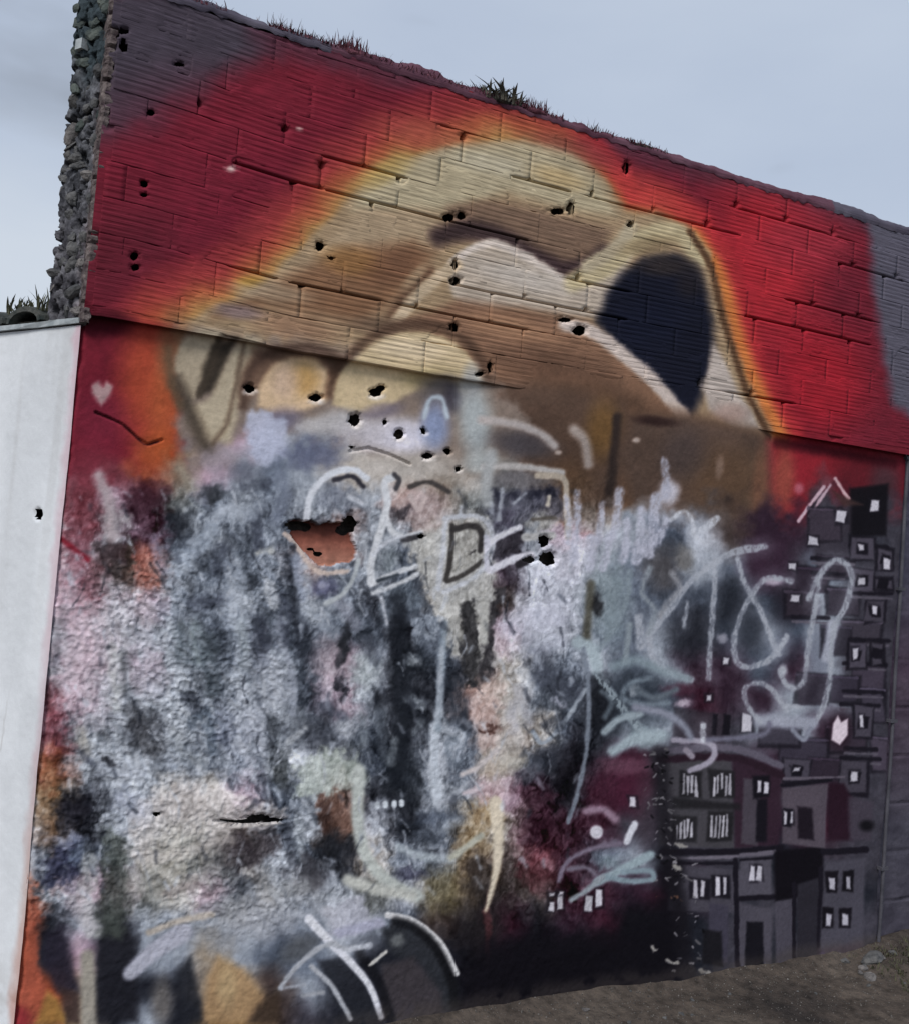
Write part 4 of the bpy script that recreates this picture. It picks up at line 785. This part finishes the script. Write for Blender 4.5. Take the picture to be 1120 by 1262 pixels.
# bricks: ribbed hollow clay blocks, each its own object
_prof = []
for k in range(RIBS):
    z0, z1 = k/RIBS, (k+1)/RIBS
    _prof += [(z0+0.00, 0.0020 if k else 0.0004), (z0+0.030, 0.0001), (z1-0.036, 0.0)]
_prof += [(1.0, 0.0004)]
PZ = np.array([q[0] for q in _prof]); PD = np.array([q[1] for q in _prof])
HXZ = to_wall(np.array([q[0] for q in HOLES], float), np.array([q[1] for q in HOLES], float))
def add_brick(x0, x1, z0, z1, dy, tilt, seed, topcut=None):
    hx_, hz_ = HXZ
    near_hole = bool(np.any((hx_ > x0-0.04) & (hx_ < x1+0.04) & (hz_ > z0-0.03) & (hz_ < z1+0.06)))
    pz, pd = PZ, PD
    if near_hole: pz = np.linspace(0, 1, 31); pd = np.interp(pz, PZ, PD)
    nx = max(3, int((x1-x0)/(0.0035 if near_hole else 0.014))+1); nz = len(pz)
    gx = np.linspace(x0, x1, nx); gz = z0+(z1-z0)*pz
    GX, GZ = np.meshgrid(gx, gz)
    # worn, uneven edges
    ex = np.minimum(GX-x0, x1-GX); ez = np.minimum(GZ-z0, z1-GZ)
    w = (fbm(GX*30+seed, GZ*30, 241, 3)-0.35)
    Y = YB + dy + pd[:, None] + 0.0007*np.clip(w, 0, 1)*(1-smooth(0, 0.009, np.minimum(ex, ez))) + (fbm(GX*11, GZ*11, 251, 2)-0.5)*0.003
    GXw = GX + (fbm(GZ*35, GX*5+seed, 261, 2)-0.5)*0.006*0.3*(ex < 1e-6)
    GZw = GZ + tilt*(GX-0.5*(x0+x1)) + (fbm(GX*22+seed, GZ*6, 271, 3)-0.5)*0.006*(ez < 1e-6) + zshift(GX)
    if topcut is not None: GZw = np.minimum(GZw, topcut-0.004+(fbm(GX*18, GX*5+seed, 281, 3)-0.5)*0.02)
    u, v = to_draw(GXw, GZw)
    hf = hole_field(u, v, HOLES)
    keep = hf > 1.0
    Y = Y + 0.010*(1-smooth(0.95, 1.5, hf))
    jd = np.full(u.shape, 1e9)
    for pts in OPENJ: jd = np.minimum(jd, path_dist(u, v, pts))
    Y = Y + 0.030*(1-smooth(2.5, 5.0, jd))*((ez < 1e-6) | (ex < 1e-6))
    kf = keep[:-1, :-1] & keep[1:, :-1] & keep[:-1, 1:] & keep[1:, 1:]
    F = grid_faces(nx, nz, kf)
    if near_hole: GXw, GZw = snap_rims(GXw, GZw, u, v, HOLES, keep, hf)
    Vf = np.stack([GXw, Y, GZw], -1).reshape(-1, 3)
    N = len(Vf)
    ring = [(0, i) for i in range(nx)]+[(j, nx-1) for j in range(1, nz)]+[(nz-1, i) for i in range(nx-2, -1, -1)]+[(j, 0) for j in range(nz-2, 0, -1)]
    idx = np.array([j*nx+i for j, i in ring])
    back = Vf[idx].copy(); back[:, 1] = YB+0.10
    m = len(idx); a = np.arange(m); b = (a+1) % m
    side = np.stack([idx[b], idx[a], N+a, N+b], -1)
    F = np.vstack([F, side]); Vall = np.vstack([Vf, back])
    c = sample(np.minimum(Vall[:, 0], 4.35), Vall[:, 2])
    o = Vall.mean(0)
    ob = mesh_np('brick', Vall-o, F, MAT['mural_brick'], col=paint_of(c))
    ob.location = o
    hang(ob, wall)
for r in range(10):
    z0 = ZL + r*CH + 0.0008; z1 = z0+CH-0.0016
    x = SHIFT[r]+0.265-BL
    x = SHIFT[r]
    while x < 5.2:
        a, b = max(x+JW, XL+0.022), min(x+BL-JW, 5.2)
        x += BL
        if b-a < 0.05: continue
        if r < 3 and a > 3.70: continue
        if r < 3 and b > 3.775: b = 3.775
        if z0+zshift(np.array(a)) > ZT-0.02: continue
        add_brick(a, b, z0, z1, random.gauss(0, 0.0005), random.gauss(0, 0.002), random.random()*50,
                  ZT if z1+zshift(np.array(b))+0.01 > ZT else None)

# cement arris between the bricks and the stone end
bm = bmesh.new(); prev = None
for k in range(140):
    z = ZL-0.02+k*0.0080; w = 0.004+0.012*random.random()**2; yy = YB+0.002+random.gauss(0, 0.002)+(0.012 if random.random() < 0.12 else 0)
    ring = [bm.verts.new(p) for p in ((XL-0.004-0.005*random.random(), 0.05, z), (XL-0.003-0.004*random.random(), yy+0.012, z), (XL+0.003+0.003*random.random(), yy, z), (XL+w+0.012, yy+0.001, z), (XL+w+0.020, 0.06, z))]
    if prev:
        for q in range(4): bm.faces.new((prev[q], prev[q+1], ring[q+1], ring[q]))
    prev = ring
hang(bm_obj('corner_mortar', bm, MAT['arris']))
# coping: a thin weathered cement cap, crumbled where the weeds grow
N = 640
xs = np.linspace(XL-0.01, 5.2, N)
hgt = 0.004+0.008*smooth(2.2, 2.6, xs)+0.020*fbm(xs*9, xs*2, 291, 5, 0.65)+0.022*smooth(0.55, 0.75, fbm(xs*2.2, xs*0+3, 295, 3))
hgt = hgt + 0.016*(fbm(xs*40, xs*0+2, 293, 3)-0.4)*(1-0.75*smooth(2.2, 2.6, xs))
yo = YB-0.001-0.009*fbm(xs*30, xs*0+9, 297, 4, 0.65)
zb = ZT-0.016+(fbm(xs*40, xs*3, 231, 4)-0.5)*0.022
rise = 0.028*smooth(2.4, 5.0, xs)
Vt = []
for x_, h_, y_, b_, rr in zip(xs, hgt, yo, zb, rise):
    Vt += [(x_, y_+0.004, b_+rr*0.4), (x_, y_, b_+0.012+rr), (x_, y_+0.02, ZT+h_+rr), (x_, 0.2, ZT+h_*1.2+rr), (x_, 0.47, ZT+h_*0.7+rr), (x_, 0.47, b_)]
Vt = np.array(Vt); F = []
for i in range(N-1):
    for q in range(5): F.append((i*6+q, (i+1)*6+q, (i+1)*6+q+1, i*6+q+1))
cc = np.where((Vt[:, 0] > 1.0)[:, None] & (Vt[:, 0] < 3.2)[:, None], np.array((74,48,58)), np.array((66,62,72))) + (fbm(Vt[:, 0]*8, Vt[:, 1]*30, 299, 3)[:, None]-0.5)*40
hang(mesh_np('coping', Vt, np.array(F), MAT['mural_brick'], col=paint_of(cc)))

# rubble-stone end of the wall
def stone_mesh(seed, sub=2):
    rr = random.Random(seed)
    bm = bmesh.new(); bmesh.ops.create_icosphere(bm, subdivisions=sub, radius=1.0)
    off = Vector((rr.uniform(0, 50), rr.uniform(0, 50), rr.uniform(0, 50)))
    planes = [Vector((rr.gauss(0, 1), rr.gauss(0, 1), rr.gauss(0, 1))).normalized() for _ in range(7)]
    from mathutils import noise
    for vt in bm.verts:
        p = vt.co.copy(); k = 1.0
        for pl in planes:
            d = p.dot(pl)
            if d > 0.68: k = min(k, 0.68/d)
        vt.co = p*(k*(1+0.22*noise.noise(p*1.9+off)))
    me = bpy.data.meshes.new('stone'); bm.to_mesh(me); bm.free()
    return me
TH = R(62.0); EX, EY = -math.cos(TH), math.sin(TH); NXn, NYn = -EY, EX      # the end of the wall and the white house run this way
NXn, NYn = -math.sin(TH), -math.cos(TH)
def on_side(s, n, z, x0=None):                                              # along the side, proud of it, height
    return ((XL if x0 is None else x0)+EX*s+NXn*n, EY*s+NYn*n, z)
ss = np.arange(-0.004, 0.180, 0.0032); zs = np.arange(ZL-0.03, 3.135, 0.0042)
S_, Z_ = np.meshgrid(ss, zs)
bed = (fbm(S_*34, Z_*26, 701, 4, 0.62)-0.5)*0.020 - 0.034*smooth(0.56, 0.68, fbm(S_*60, Z_*45, 705, 3)) + (fbm(S_*110, Z_*90, 711, 3)-0.5)*0.010
jag = (fbm(Z_*30, Z_*0+5, 721, 4, 0.6)-0.5)*0.020*smooth(0.10, 0.178, S_)
bc = np.array((66,67,71))+ (fbm(S_*40, Z_*30, 731, 4, 0.65)-0.5)[..., None]*105 + np.array((4,2,2))*(1-smooth(2.3, 2.6, Z_))[..., None]
grn = smooth(2.72, 2.95, Z_+(fbm(S_*14, Z_*9, 741, 3)-0.5)*0.3)[..., None]
bc = bc*(1-grn*0.75)+np.array((40,50,54))*grn*0.75
bc = bc + np.array((24,18,17))*((1-smooth(0.0, 0.05, S_+(fbm(Z_*20, S_*20, 751, 3)-0.5)*0.06))*(1-smooth(2.6, 2.9, Z_)))[..., None]
Pe = np.stack([XL+EX*(S_+jag)+NXn*(bed-0.004-0.05*smooth(0.165, 0.18, S_)), EY*(S_+jag)+NYn*(bed-0.004-0.05*smooth(0.165, 0.18, S_)), Z_], -1).reshape(-1, 3)
end = hang(mesh_np('stone_end', Pe, grid_faces(len(ss), len(zs))[:, ::-1], MAT['bed'], col=paint_of(np.clip(bc, 8, 220).reshape(-1, 3)), smooth_shade=True))
stone_kinds = [stone_mesh(100+k) for k in range(10)]
z = ZL-0.02
while z < 3.10:
    h = random.uniform(0.018, 0.044); sq = random.uniform(0.0, 0.02)
    while sq < 0.150:
        w = random.uniform(0.022, 0.062)
        if random.random() < 0.42:
            ob = bpy.data.objects.new('stone', random.choice(stone_kinds).copy())
            hh = (z-2.1)/1.0
            mt = 'stone_moss' if hh > 0.72+random.gauss(0, 0.10) else ('stone_pale' if random.random() < 0.42-0.3*hh else 'stone')
            ob.data.materials.append(MAT[mt])
            ob.scale = (w*0.62, 0.008+0.006*random.random(), h*0.66)
            ob.rotation_euler = (random.gauss(0, 0.3), random.gauss(0, 0.45), math.atan2(EY, EX)+random.gauss(0, 0.3))
            ob.location = on_side(sq+w/2+random.gauss(0, 0.006), -0.008+random.gauss(0, 0.006), z+h/2+random.gauss(0, 0.008))
            link(ob, end)
        sq += w
    z += h*0.95
# a strip of old flashing near the top of the end
bm = bmesh.new()
q = [on_side(0.105, 0.012, 0), on_side(0.135, 0.012, 0), on_side(0.135, -0.012, 0), on_side(0.105, -0.012, 0)]
lo = [bm.verts.new((a, b, 2.915)) for a, b, _ in q]; hi = [bm.verts.new((a, b, 2.945)) for a, b, _ in q]
for k in range(4): bm.faces.new((lo[k], lo[(k+1) % 4], hi[(k+1) % 4], hi[k]))
bm.faces.new(hi); bm.faces.new(lo[::-1])
hang(bm_obj('flashing', bm, MAT['zinc']))

# ------------------------------------------------------------------ white house side
house = tag(empty('white_house', (XL, 0, 0)), 'smooth white painted house wall beside the mural, one small dark hole', 'house')
ss = np.concatenate([np.arange(-0.002, 0.6, 0.006), np.arange(0.6, 4.0, 0.03)]); zs = np.arange(-0.1, 2.105, 0.006)
S_, Z_ = np.meshgrid(ss, zs)
hx = np.hypot((S_-0.113)/0.016, (Z_-1.565)/0.014) + (fbm(S_*120, Z_*120, 401, 2)-0.5)*0.5
nn = (fbm(S_*4, Z_*4, 411, 3)-0.5)*0.010 + (fbm(S_*30, Z_*30, 421, 3)-0.5)*0.0016 - 0.010*(1-smooth(0.9, 1.4, hx))
Pw = np.stack([XL+EX*S_+NXn*nn, EY*S_+NYn*nn, Z_], -1).reshape(-1, 3)
k_ = hx > 0.95
kf = k_[:-1, :-1] & k_[1:, :-1] & k_[:-1, 1:] & k_[1:, 1:]
bleed = (1-smooth(0.0, 0.045, S_+(fbm(Z_*18, S_*30, 431, 3)-0.5)*0.035))[..., None]
bl = np.stack([np.interp(Z_, [0, 0.5, 1.0, 2.1], c) for c in ((196,192,204,206), (150,168,186,178), (140,160,192,186))], -1)
cw = np.array((216,219,222.0))*(1-bleed*0.85) + bl*bleed*0.85
run = smooth(0.55, 0.75, fbm(S_*16, Z_*0.7, 451, 3))*smooth(0.9, 2.1, Z_)*12 + smooth(0.3, 0.0, Z_-0.25*fbm(S_*6, Z_*2, 457, 3))*30*smooth(0.35, 0.65, fbm(S_*20, Z_*20, 459, 3))
ck = np.abs(S_-0.16-0.10*(fbm(Z_*3, Z_*0+4, 463, 4)-0.5)-0.03*(fbm(Z_*14, Z_*0+8, 464, 3)-0.5))
run = run + 26*(1-smooth(0.001, 0.005, ck))*smooth(0.3, 0.6, Z_)*(1-smooth(0.9, 1.1, Z_))
cw = cw - run[..., None]*np.array((0.9, 1.0, 1.1)) - 9*smooth(0.5, 0.7, fbm(S_*5, Z_*1.5, 441, 3))[..., None]
w_ = mesh_np('rendered_wall', Pw-np.array((XL, 0, 0)), grid_faces(len(ss), len(zs), kf)[:, ::-1], MAT['white'], parent=house, col=np.clip(lin(cw.reshape(-1, 3))*1.06, 0, 0.86), smooth_shade=True)
def side_box(name, s0, s1, n0, n1, z0, z1, mat, parent, base, nseg=1, jit=0.0):
    bm = bmesh.new(); prev = None
    for k in range(nseg+1):
        s = s0+(s1-s0)*k/nseg
        pts = [(n0, z0), (n1, z0), (n1, z1), (n0, z1)]
        ring = [bm.verts.new(Vector(on_side(s, n+random.gauss(0, jit), z+random.gauss(0, jit)))-base) for n, z in pts]
        if prev:
            for q in range(4): bm.faces.new((prev[q], prev[(q+1) % 4], ring[(q+1) % 4], ring[q]))
        else: bm.faces.new(ring[::-1])
        prev = ring
    bm.faces.new(prev)
    return bm_obj(name, bm, mat, parent)
HB = Vector((XL, 0, 0))
side_box('wall_backing', 0.05, 4.0, -0.30, -0.10, -0.1, 2.09, MAT['core'], house, HB)
side_box('capping', -0.004, 4.0, 0.010, -0.25, 2.1052, 2.120, MAT['zinc'], house, HB, 40, 0.0012)
roof = side_box('roof', 0.17, 4.0, -0.02, -1.5, 2.121, 2.135, MAT['moss'], house, HB, 30, 0.002)
for k in range(20):
    bm = bmesh.new(); s0 = 0.19+k*0.19; prev = None
    for i in range(9):
        a = math.pi*i/8
        ring = [bm.verts.new(Vector(on_side(s0+0.085-0.085*math.cos(a), 0.004-d, 2.128+0.045*math.sin(a)+0.16*d+random.gauss(0, 0.0015)))-HB) for d in (0.0, 0.4)]
        rin = [bm.verts.new(Vector(on_side(s0+0.085-0.072*math.cos(a), 0.004-d, 2.126+0.033*math.sin(a)+0.16*d))-HB) for d in (0.0, 0.4)]
        if prev:
            po, pi = prev
            bm.faces.new((po[0], ring[0], ring[1], po[1])); bm.faces.new((pi[0], pi[1], rin[1], rin[0])); bm.faces.new((po[0], pi[0], rin[0], ring[0])); bm.faces.new((po[1], ring[1], rin[1], pi[1]))
        prev = (ring, rin)
    bm_obj('roof_tile', bm, MAT['tile'], roof)

# ------------------------------------------------------------------ grey wall past the conduit
gw = tag(empty('grey_wall', (3.79, 0.03, 0)), 'dark grey painted wall beyond the thin conduit, under the grey bricks', 'wall')
xs = np.arange(3.772, 7.2, 0.012); zs = np.arange(-0.1, 2.45, 0.008)
GX, GZ = np.meshgrid(xs, zs)
jl = np.abs(((GZ+0.02)/0.21) % 1.0-0.5)*2
yy = 0.030+0.007*smooth(0.93, 0.99, jl)*smooth(0.35, 0.6, fbm(GX*4, GZ*4, 455, 2)) - (fbm(GX*6, GZ*14, 461, 4)-0.5)*0.014 - (fbm(GX*40, GZ*60, 471, 3)-0.5)*0.004
cg = np.stack([np.interp(GZ, [0, 0.5, 0.8, 1.2, 1.6, 2.4], c) for c in ((64,62,64,66,58,70), (61,60,56,54,56,68), (70,69,66,66,68,80))], -1) + (fbm(GX*9, GZ*20, 481, 4)-0.5)[..., None]*34
mesh_np('rendered_wall', np.stack([GX-3.79, yy-0.03, GZ], -1).reshape(-1, 3), grid_faces(len(xs), len(zs)), MAT['mural'], parent=gw, col=paint_of(cg.reshape(-1, 3)), smooth_shade=True)

# conduit: thin bent tube with saddles
cdt = tag(empty('conduit', (3.778, -0.004, 0)), 'thin grey vertical conduit pipe at the edge of the painted town', 'pipe')
bm = bmesh.new(); prev = None
for k in range(61):
    z = 0.02+k*0.039; ox = 0.003*math.sin(z*2.3)+0.0015*math.sin(z*9); ring = []
    for i in range(10):
        a = 2*math.pi*i/10; ring.append(bm.verts.new((ox+0.0078*math.cos(a), -0.007+0.0078*math.sin(a), z)))
    if prev:
        for i in range(10): bm.faces.new((prev[i], prev[(i+1) % 10], ring[(i+1) % 10], ring[i]))
    prev = ring
bm_obj('tube', bm, MAT['metal'], cdt, True)
for z in (0.35, 0.98, 1.55, 2.12):
    bm = bmesh.new(); bm_box(bm, -0.022, 0.022, -0.0175, -0.0155, z-0.007, z+0.007); bm_box(bm, -0.022, -0.012, -0.0155, 0.006, z-0.007, z+0.007); bm_box(bm, 0.012, 0.022, -0.0155, 0.006, z-0.007, z+0.007)
    bm_obj('saddle', bm, MAT['metal'], cdt)

# ------------------------------------------------------------------ ground
def spread(a, b, n, focus, dens):
    t = np.linspace(-1, 1, n); k = dens
    w = np.sinh(t*k)/math.sinh(k)
    return np.where(w < 0, focus+w*(focus-a), focus+w*(b-focus))
gxs = spread(-600, 600, 420, 3.1, 9.4); gys = spread(-600, 600, 420, -0.2, 9.4)
GX, GY = np.meshgrid(gxs, gys)
near = np.exp(-((GX-2.6)**2+(GY+0.6)**2)/14.0)
gz = near*((fbm(GX*2.2, GY*2.2, 501, 4)-0.5)*0.045 + (fbm(GX*14, GY*14, 511, 4)-0.5)*0.016) - 0.012
mnd = np.exp(-(((GX-4.05)/0.42)**2+((GY+0.05)/0.24)**2)) + 0.45*np.exp(-(((GX-3.66)/0.14)**2+((GY+0.13)/0.09)**2))
gz += mnd*(0.036 + (fbm(GX*16, GY*16, 521, 4)-0.5)*0.06)
gz += 0.03*np.exp(-((GY-0.02)/0.07)**2)*(GX > 0.4)*near
m, t, p = new_mat('bare_earth')
na = noise_node(t, 1.6, 6.0, 0.6); nb = noise_node(t, 24.0, 6.0, 0.65)
ra = t.nodes.new('ShaderNodeValToRGB'); rb = t.nodes.new('ShaderNodeValToRGB')
for rmp, stops in ((ra, ((0.30, (0.034, 0.029, 0.028)), (0.50, (0.092, 0.074, 0.062)), (0.70, (0.145, 0.120, 0.100)))), (rb, ((0.32, (0.55, 0.55, 0.55)), (0.5, (1.0, 1.0, 1.0)), (0.72, (1.45, 1.42, 1.38))))):
    rmp.color_ramp.elements[0].position = stops[0][0]; rmp.color_ramp.elements[0].color = (*stops[0][1], 1)
    rmp.color_ramp.elements[1].position = stops[2][0]; rmp.color_ramp.elements[1].color = (*stops[2][1], 1)
    ee = rmp.color_ramp.elements.new(stops[1][0]); ee.color = (*stops[1][1], 1)
t.links.new(na.outputs['Fac'], ra.inputs['Fac']); t.links.new(nb.outputs['Fac'], rb.inputs['Fac'])
mu = t.nodes.new('ShaderNodeMix'); mu.data_type = 'RGBA'; mu.blend_type = 'MULTIPLY'; mu.inputs[0].default_value = 1.0
t.links.new(ra.outputs['Color'], mu.inputs[6]); t.links.new(rb.outputs['Color'], mu.inputs[7]); t.links.new(mu.outputs[2], p.inputs['Base Color'])
p.inputs['Roughness'].default_value = 0.95; p.inputs['Specular IOR Level'].default_value = 0.15
nc = noise_node(t, 60.0, 6.0, 0.7); bump(t, p, nc.outputs['Fac'], 0.8, 0.02)
MAT['earth'] = m
ground = tag(mesh_np('ground', np.stack([GX, GY, gz], -1).reshape(-1, 3), grid_faces(420, 420), MAT['earth'], smooth_shade=True), 'bare brown earth at the foot of the wall', 'ground', kind='structure')
def ground_z(x, y_):
    j = int(np.clip(np.searchsorted(gxs, x), 1, 419)); i = int(np.clip(np.searchsorted(gys, y_), 1, 419))
    fx = (x-gxs[j-1])/(gxs[j]-gxs[j-1]); fy = (y_-gys[i-1])/(gys[i]-gys[i-1])
    return float((gz[i-1, j-1]*(1-fx)+gz[i-1, j]*fx)*(1-fy)+(gz[i, j-1]*(1-fx)+gz[i, j]*fx)*fy)
# loose stones and plaster crumbs on the mound
kinds = [stone_mesh(300+k) for k in range(6)]
def loose(x, y_, r, mat, label, group=None, flat=0.6):
    ob = bpy.data.objects.new('rubble_stone', random.choice(kinds).copy()); ob.data.materials.append(MAT[mat])
    ob.scale = (r*random.uniform(0.9, 1.4), r*random.uniform(0.8, 1.1), r*flat); ob.rotation_euler = (random.gauss(0, 0.2), random.gauss(0, 0.2), random.uniform(0, 6))
    ob.location = (x, y_, ground_z(x, y_)+r*flat*0.25); link(ob)
    tag(ob, label, 'stone', group)
loose(3.50, -0.20, 0.030, 'stone_pale', 'palest flat stone on the earth mound below the conduit')
loose(3.62, -0.12, 0.045, 'stone', 'grey lump of rubble on the mound against the grey wall')
for k in range(26):
    x = random.uniform(3.45, 4.5); loose(x, random.uniform(-0.42, -0.04), random.uniform(0.008, 0.024), random.choice(['stone', 'stone_pale', 'stone']), 'small stone among the rubble on the weedy mound', 'small stones on the mound')
loose(2.19, -0.10, 0.016, 'stone_pale', 'thin pale chip lying alone on bare earth under the dark mural', flat=0.3)
for k in range(16):
    loose(random.uniform(1.9, 3.5), random.uniform(-0.5, -0.03), random.uniform(0.005, 0.012), 'stone', 'tiny pebble on the bare earth at the wall foot', 'pebbles at the wall foot')

Vb, Fb = [], []; off = 0; rg = random.Random(9)
T4 = np.array([(1,0,-0.3),(-0.5,0.85,-0.3),(-0.5,-0.85,-0.3),(0.1,0.1,0.7)]); T4F = np.array([(0,1,3),(1,2,3),(2,0,3),(0,2,1)])
for k in range(5200):
    x = rg.uniform(0.9, 4.8); y_ = -abs(rg.gauss(0, 0.33))
    r = rg.uniform(0.0015, 0.0055)*(1.5 if rg.random() < 0.06 else 1.0); a = rg.uniform(0, 6.28); c, d = math.cos(a), math.sin(a)
    q = T4*np.array((r, r*rg.uniform(0.6, 1), r*0.7)); q = np.stack([q[:, 0]*c-q[:, 1]*d, q[:, 0]*d+q[:, 1]*c, q[:, 2]], 1)
    Vb.append(q+np.array((x, y_, ground_z(x, y_)+r*0.15))); Fb.append(T4F+off); off += 4
tag(mesh_np('gravel', np.vstack(Vb), np.vstack(Fb), MAT['grit']), 'fine grit and plaster crumbs strewn over the earth at the wall foot', 'gravel', kind='stuff')

# ------------------------------------------------------------------ weeds
def blades(n, r, h, lean, wid, seed, leafy=False):
    rr = random.Random(seed); Vb, Fb = [], []
    for k in range(n):
        a = rr.uniform(0, 6.28); d = r*math.sqrt(rr.random()); x0, y0 = d*math.cos(a), d*math.sin(a)
        b = rr.uniform(0, 6.28); hh = h*rr.uniform(0.35, 1.0); ln = lean*rr.uniform(0.3, 1.2)*hh; w = wid*rr.uniform(0.7, 1.3)
        ca, sa = math.cos(b), math.sin(b); i0 = len(Vb)
        for q, tt in enumerate((0, 0.4, 0.75, 1.0)):
            cx, cy, cz = x0+ln*tt*tt*ca, y0+ln*tt*tt*sa, hh*tt-0.004
            ww = w*((0.6, 1.3, 1.0, 0.1) if leafy else (1.0, 0.85, 0.55, 0.08))[q]
            Vb += [(cx-ww*sa, cy+ww*ca, cz), (cx+ww*sa, cy-ww*ca, cz)]
        for q in range(3): Fb.append((i0+2*q, i0+2*q+1, i0+2*q+3, i0+2*q+2))
    return np.array(Vb), np.array(Fb)
def tuft(name, px, py, n, r, h, lean, wid, mat, label, cat, group=None, leafy=False, clump=None):
    X, Z = to_wall(px, py); X = float(X)
    base = empty(name, (X, 0.02+random.uniform(-0.02, 0.03), ZT+0.004+0.028*float(smooth(2.4, 5.0, np.array(X)))))
    tag(base, label, cat, group)
    Vb, Fb = blades(int(n*2.2), r*1.3, h*1.25, lean, wid*1.25, int(px*7+py), leafy)
    Vb[:, 1] *= 0.6
    tag(mesh_np('blades', Vb, Fb, MAT[mat], parent=base), kind='stuff')
    if clump:
        ob = bpy.data.objects.new('moss_cushion', random.choice(kinds).copy()); ob.data.materials.append(MAT[clump[0]])
        for pl in ob.data.polygons: pl.use_smooth = True
        ob.scale = (clump[1], 0.05, clump[2]); link(ob, base)
DRY = ('grass_tuft', 'thin dry grass tuft on the crumbling top of the brick wall', 'grass tuft', 'dry grass tufts on the wall top')
for px, py, n, r, h in ((240,12,14,.03,.045),(268,18,12,.02,.05),(290,24,10,.03,.03),(312,24,16,.02,.04),(342,36,18,.03,.05),(356,40,26,.04,.05),(470,88,20,.04,.045),(505,100,10,.03,.05),(520,104,10,.02,.06),(545,112,12,.03,.05),(690,150,16,.04,.04),(725,162,18,.03,.05),(750,170,22,.04,.05)):
    tuft(DRY[0], px, py, n, r, h, 0.55, 0.0010, 'grass_dry', DRY[1], DRY[2], DRY[3])
tuft('moss_clump', 378, 50, 90, .05, .045, 0.6, 0.002, 'moss', 'dark rounded moss clump on the wall top above the grey to red corner', 'moss', clump=('moss', .06, .03))
tuft('moss_clump', 432, 74, 120, .05, .055, 0.5, 0.002, 'moss_red', 'red sprayed moss clump with spiky grass on the wall top', 'moss', clump=('moss_red', .07, .022))
tuft('moss_clump', 462, 84, 60, .05, .03, 0.6, 0.002, 'moss_red', 'low red sprayed moss cushion beside the spiky red clump', 'moss', clump=('moss_red', .06, .018))
tuft('leafy_weed', 612, 134, 110, .07, .046, 1.6, 0.0030, 'weed', 'green leafy weed sprouting from the wall top above the pale hat crown', 'weed', leafy=True, clump=('moss', .06, .02))
tuft('moss_clump', 655, 146, 110, .05, .05, 0.5, 0.002, 'moss_red', 'purplish moss clump with upright stems next to the green weed', 'moss', clump=('moss_red', .07, .022))
tuft('moss_clump', 740, 170, 140, .08, .026, 1.2, 0.002, 'moss_red', 'dark shaggy moss clump on the wall top above the dark hollow', 'moss', clump=('moss', .08, .02))
tuft('moss_clump', 795, 188, 20, .07, .015, 0.6, 0.002, 'moss', 'low smooth grey mound of moss on the wall top where the coping starts', 'moss', clump=('moss', .11, .026))
# low moss fringe that nobody could count
Vb, Fb = [], []; rr = random.Random(3); off = 0
for k in range(1100):
    x = rr.uniform(0.5, 2.35)
    if fbm(np.array(x*4.0), np.array(1.0), 601, 3) < 0.36: continue
    a, b = blades(5, 0.02, rr.uniform(0.008, 0.030), 0.8, 0.0022, k)
    a = a+np.array((x, 0.0+rr.uniform(-0.03, 0.03), ZT+0.010)); Vb.append(a); Fb.append(b+off); off += len(a)
fr = tag(mesh_np('moss', np.vstack(Vb), np.vstack(Fb), MAT['moss_red']), 'short dark reddish moss fringe along the broken top of the brick wall', 'moss', kind='stuff')
# sprigs over the white house
for s_, h_, lb_ in ((0.22, 0.07, 'tall weed sprig on the house tiles, closest to the stone wall end'), (0.30, 0.05, 'low weed sprig between the two taller sprigs on the house tiles'), (0.36, 0.06, 'weed sprig on the house tiles farthest from the stone wall end')):
    x, y_, _ = on_side(s_, -0.03, 0); b = tag(empty('roof_weed', (x, y_, 2.165)), lb_, 'weed', 'weeds on the tiled roof')
    Vb, Fb = blades(26, .03, h_, 0.6, 0.0025, int(s_*100), True); tag(mesh_np('blades', Vb, Fb, MAT['grass'], parent=b), kind='stuff')
# weeds on the mound
Vb, Fb = [], []; off = 0
for k in range(900):
    x = rr.gauss(4.1, 0.28); y_ = rr.gauss(-0.22, 0.10)
    if y_ > -0.02 or x < 3.55: continue
    a, b = blades(5, 0.015, rr.uniform(0.012, 0.040), 0.9, 0.0022, k)
    a = a+np.array((x, y_, ground_z(x, y_))); Vb.append(a); Fb.append(b+off); off += len(a)
tag(mesh_np('grass', np.vstack(Vb), np.vstack(Fb), MAT['grass']), 'short dull grass growing on the rubble mound', 'grass', kind='stuff')
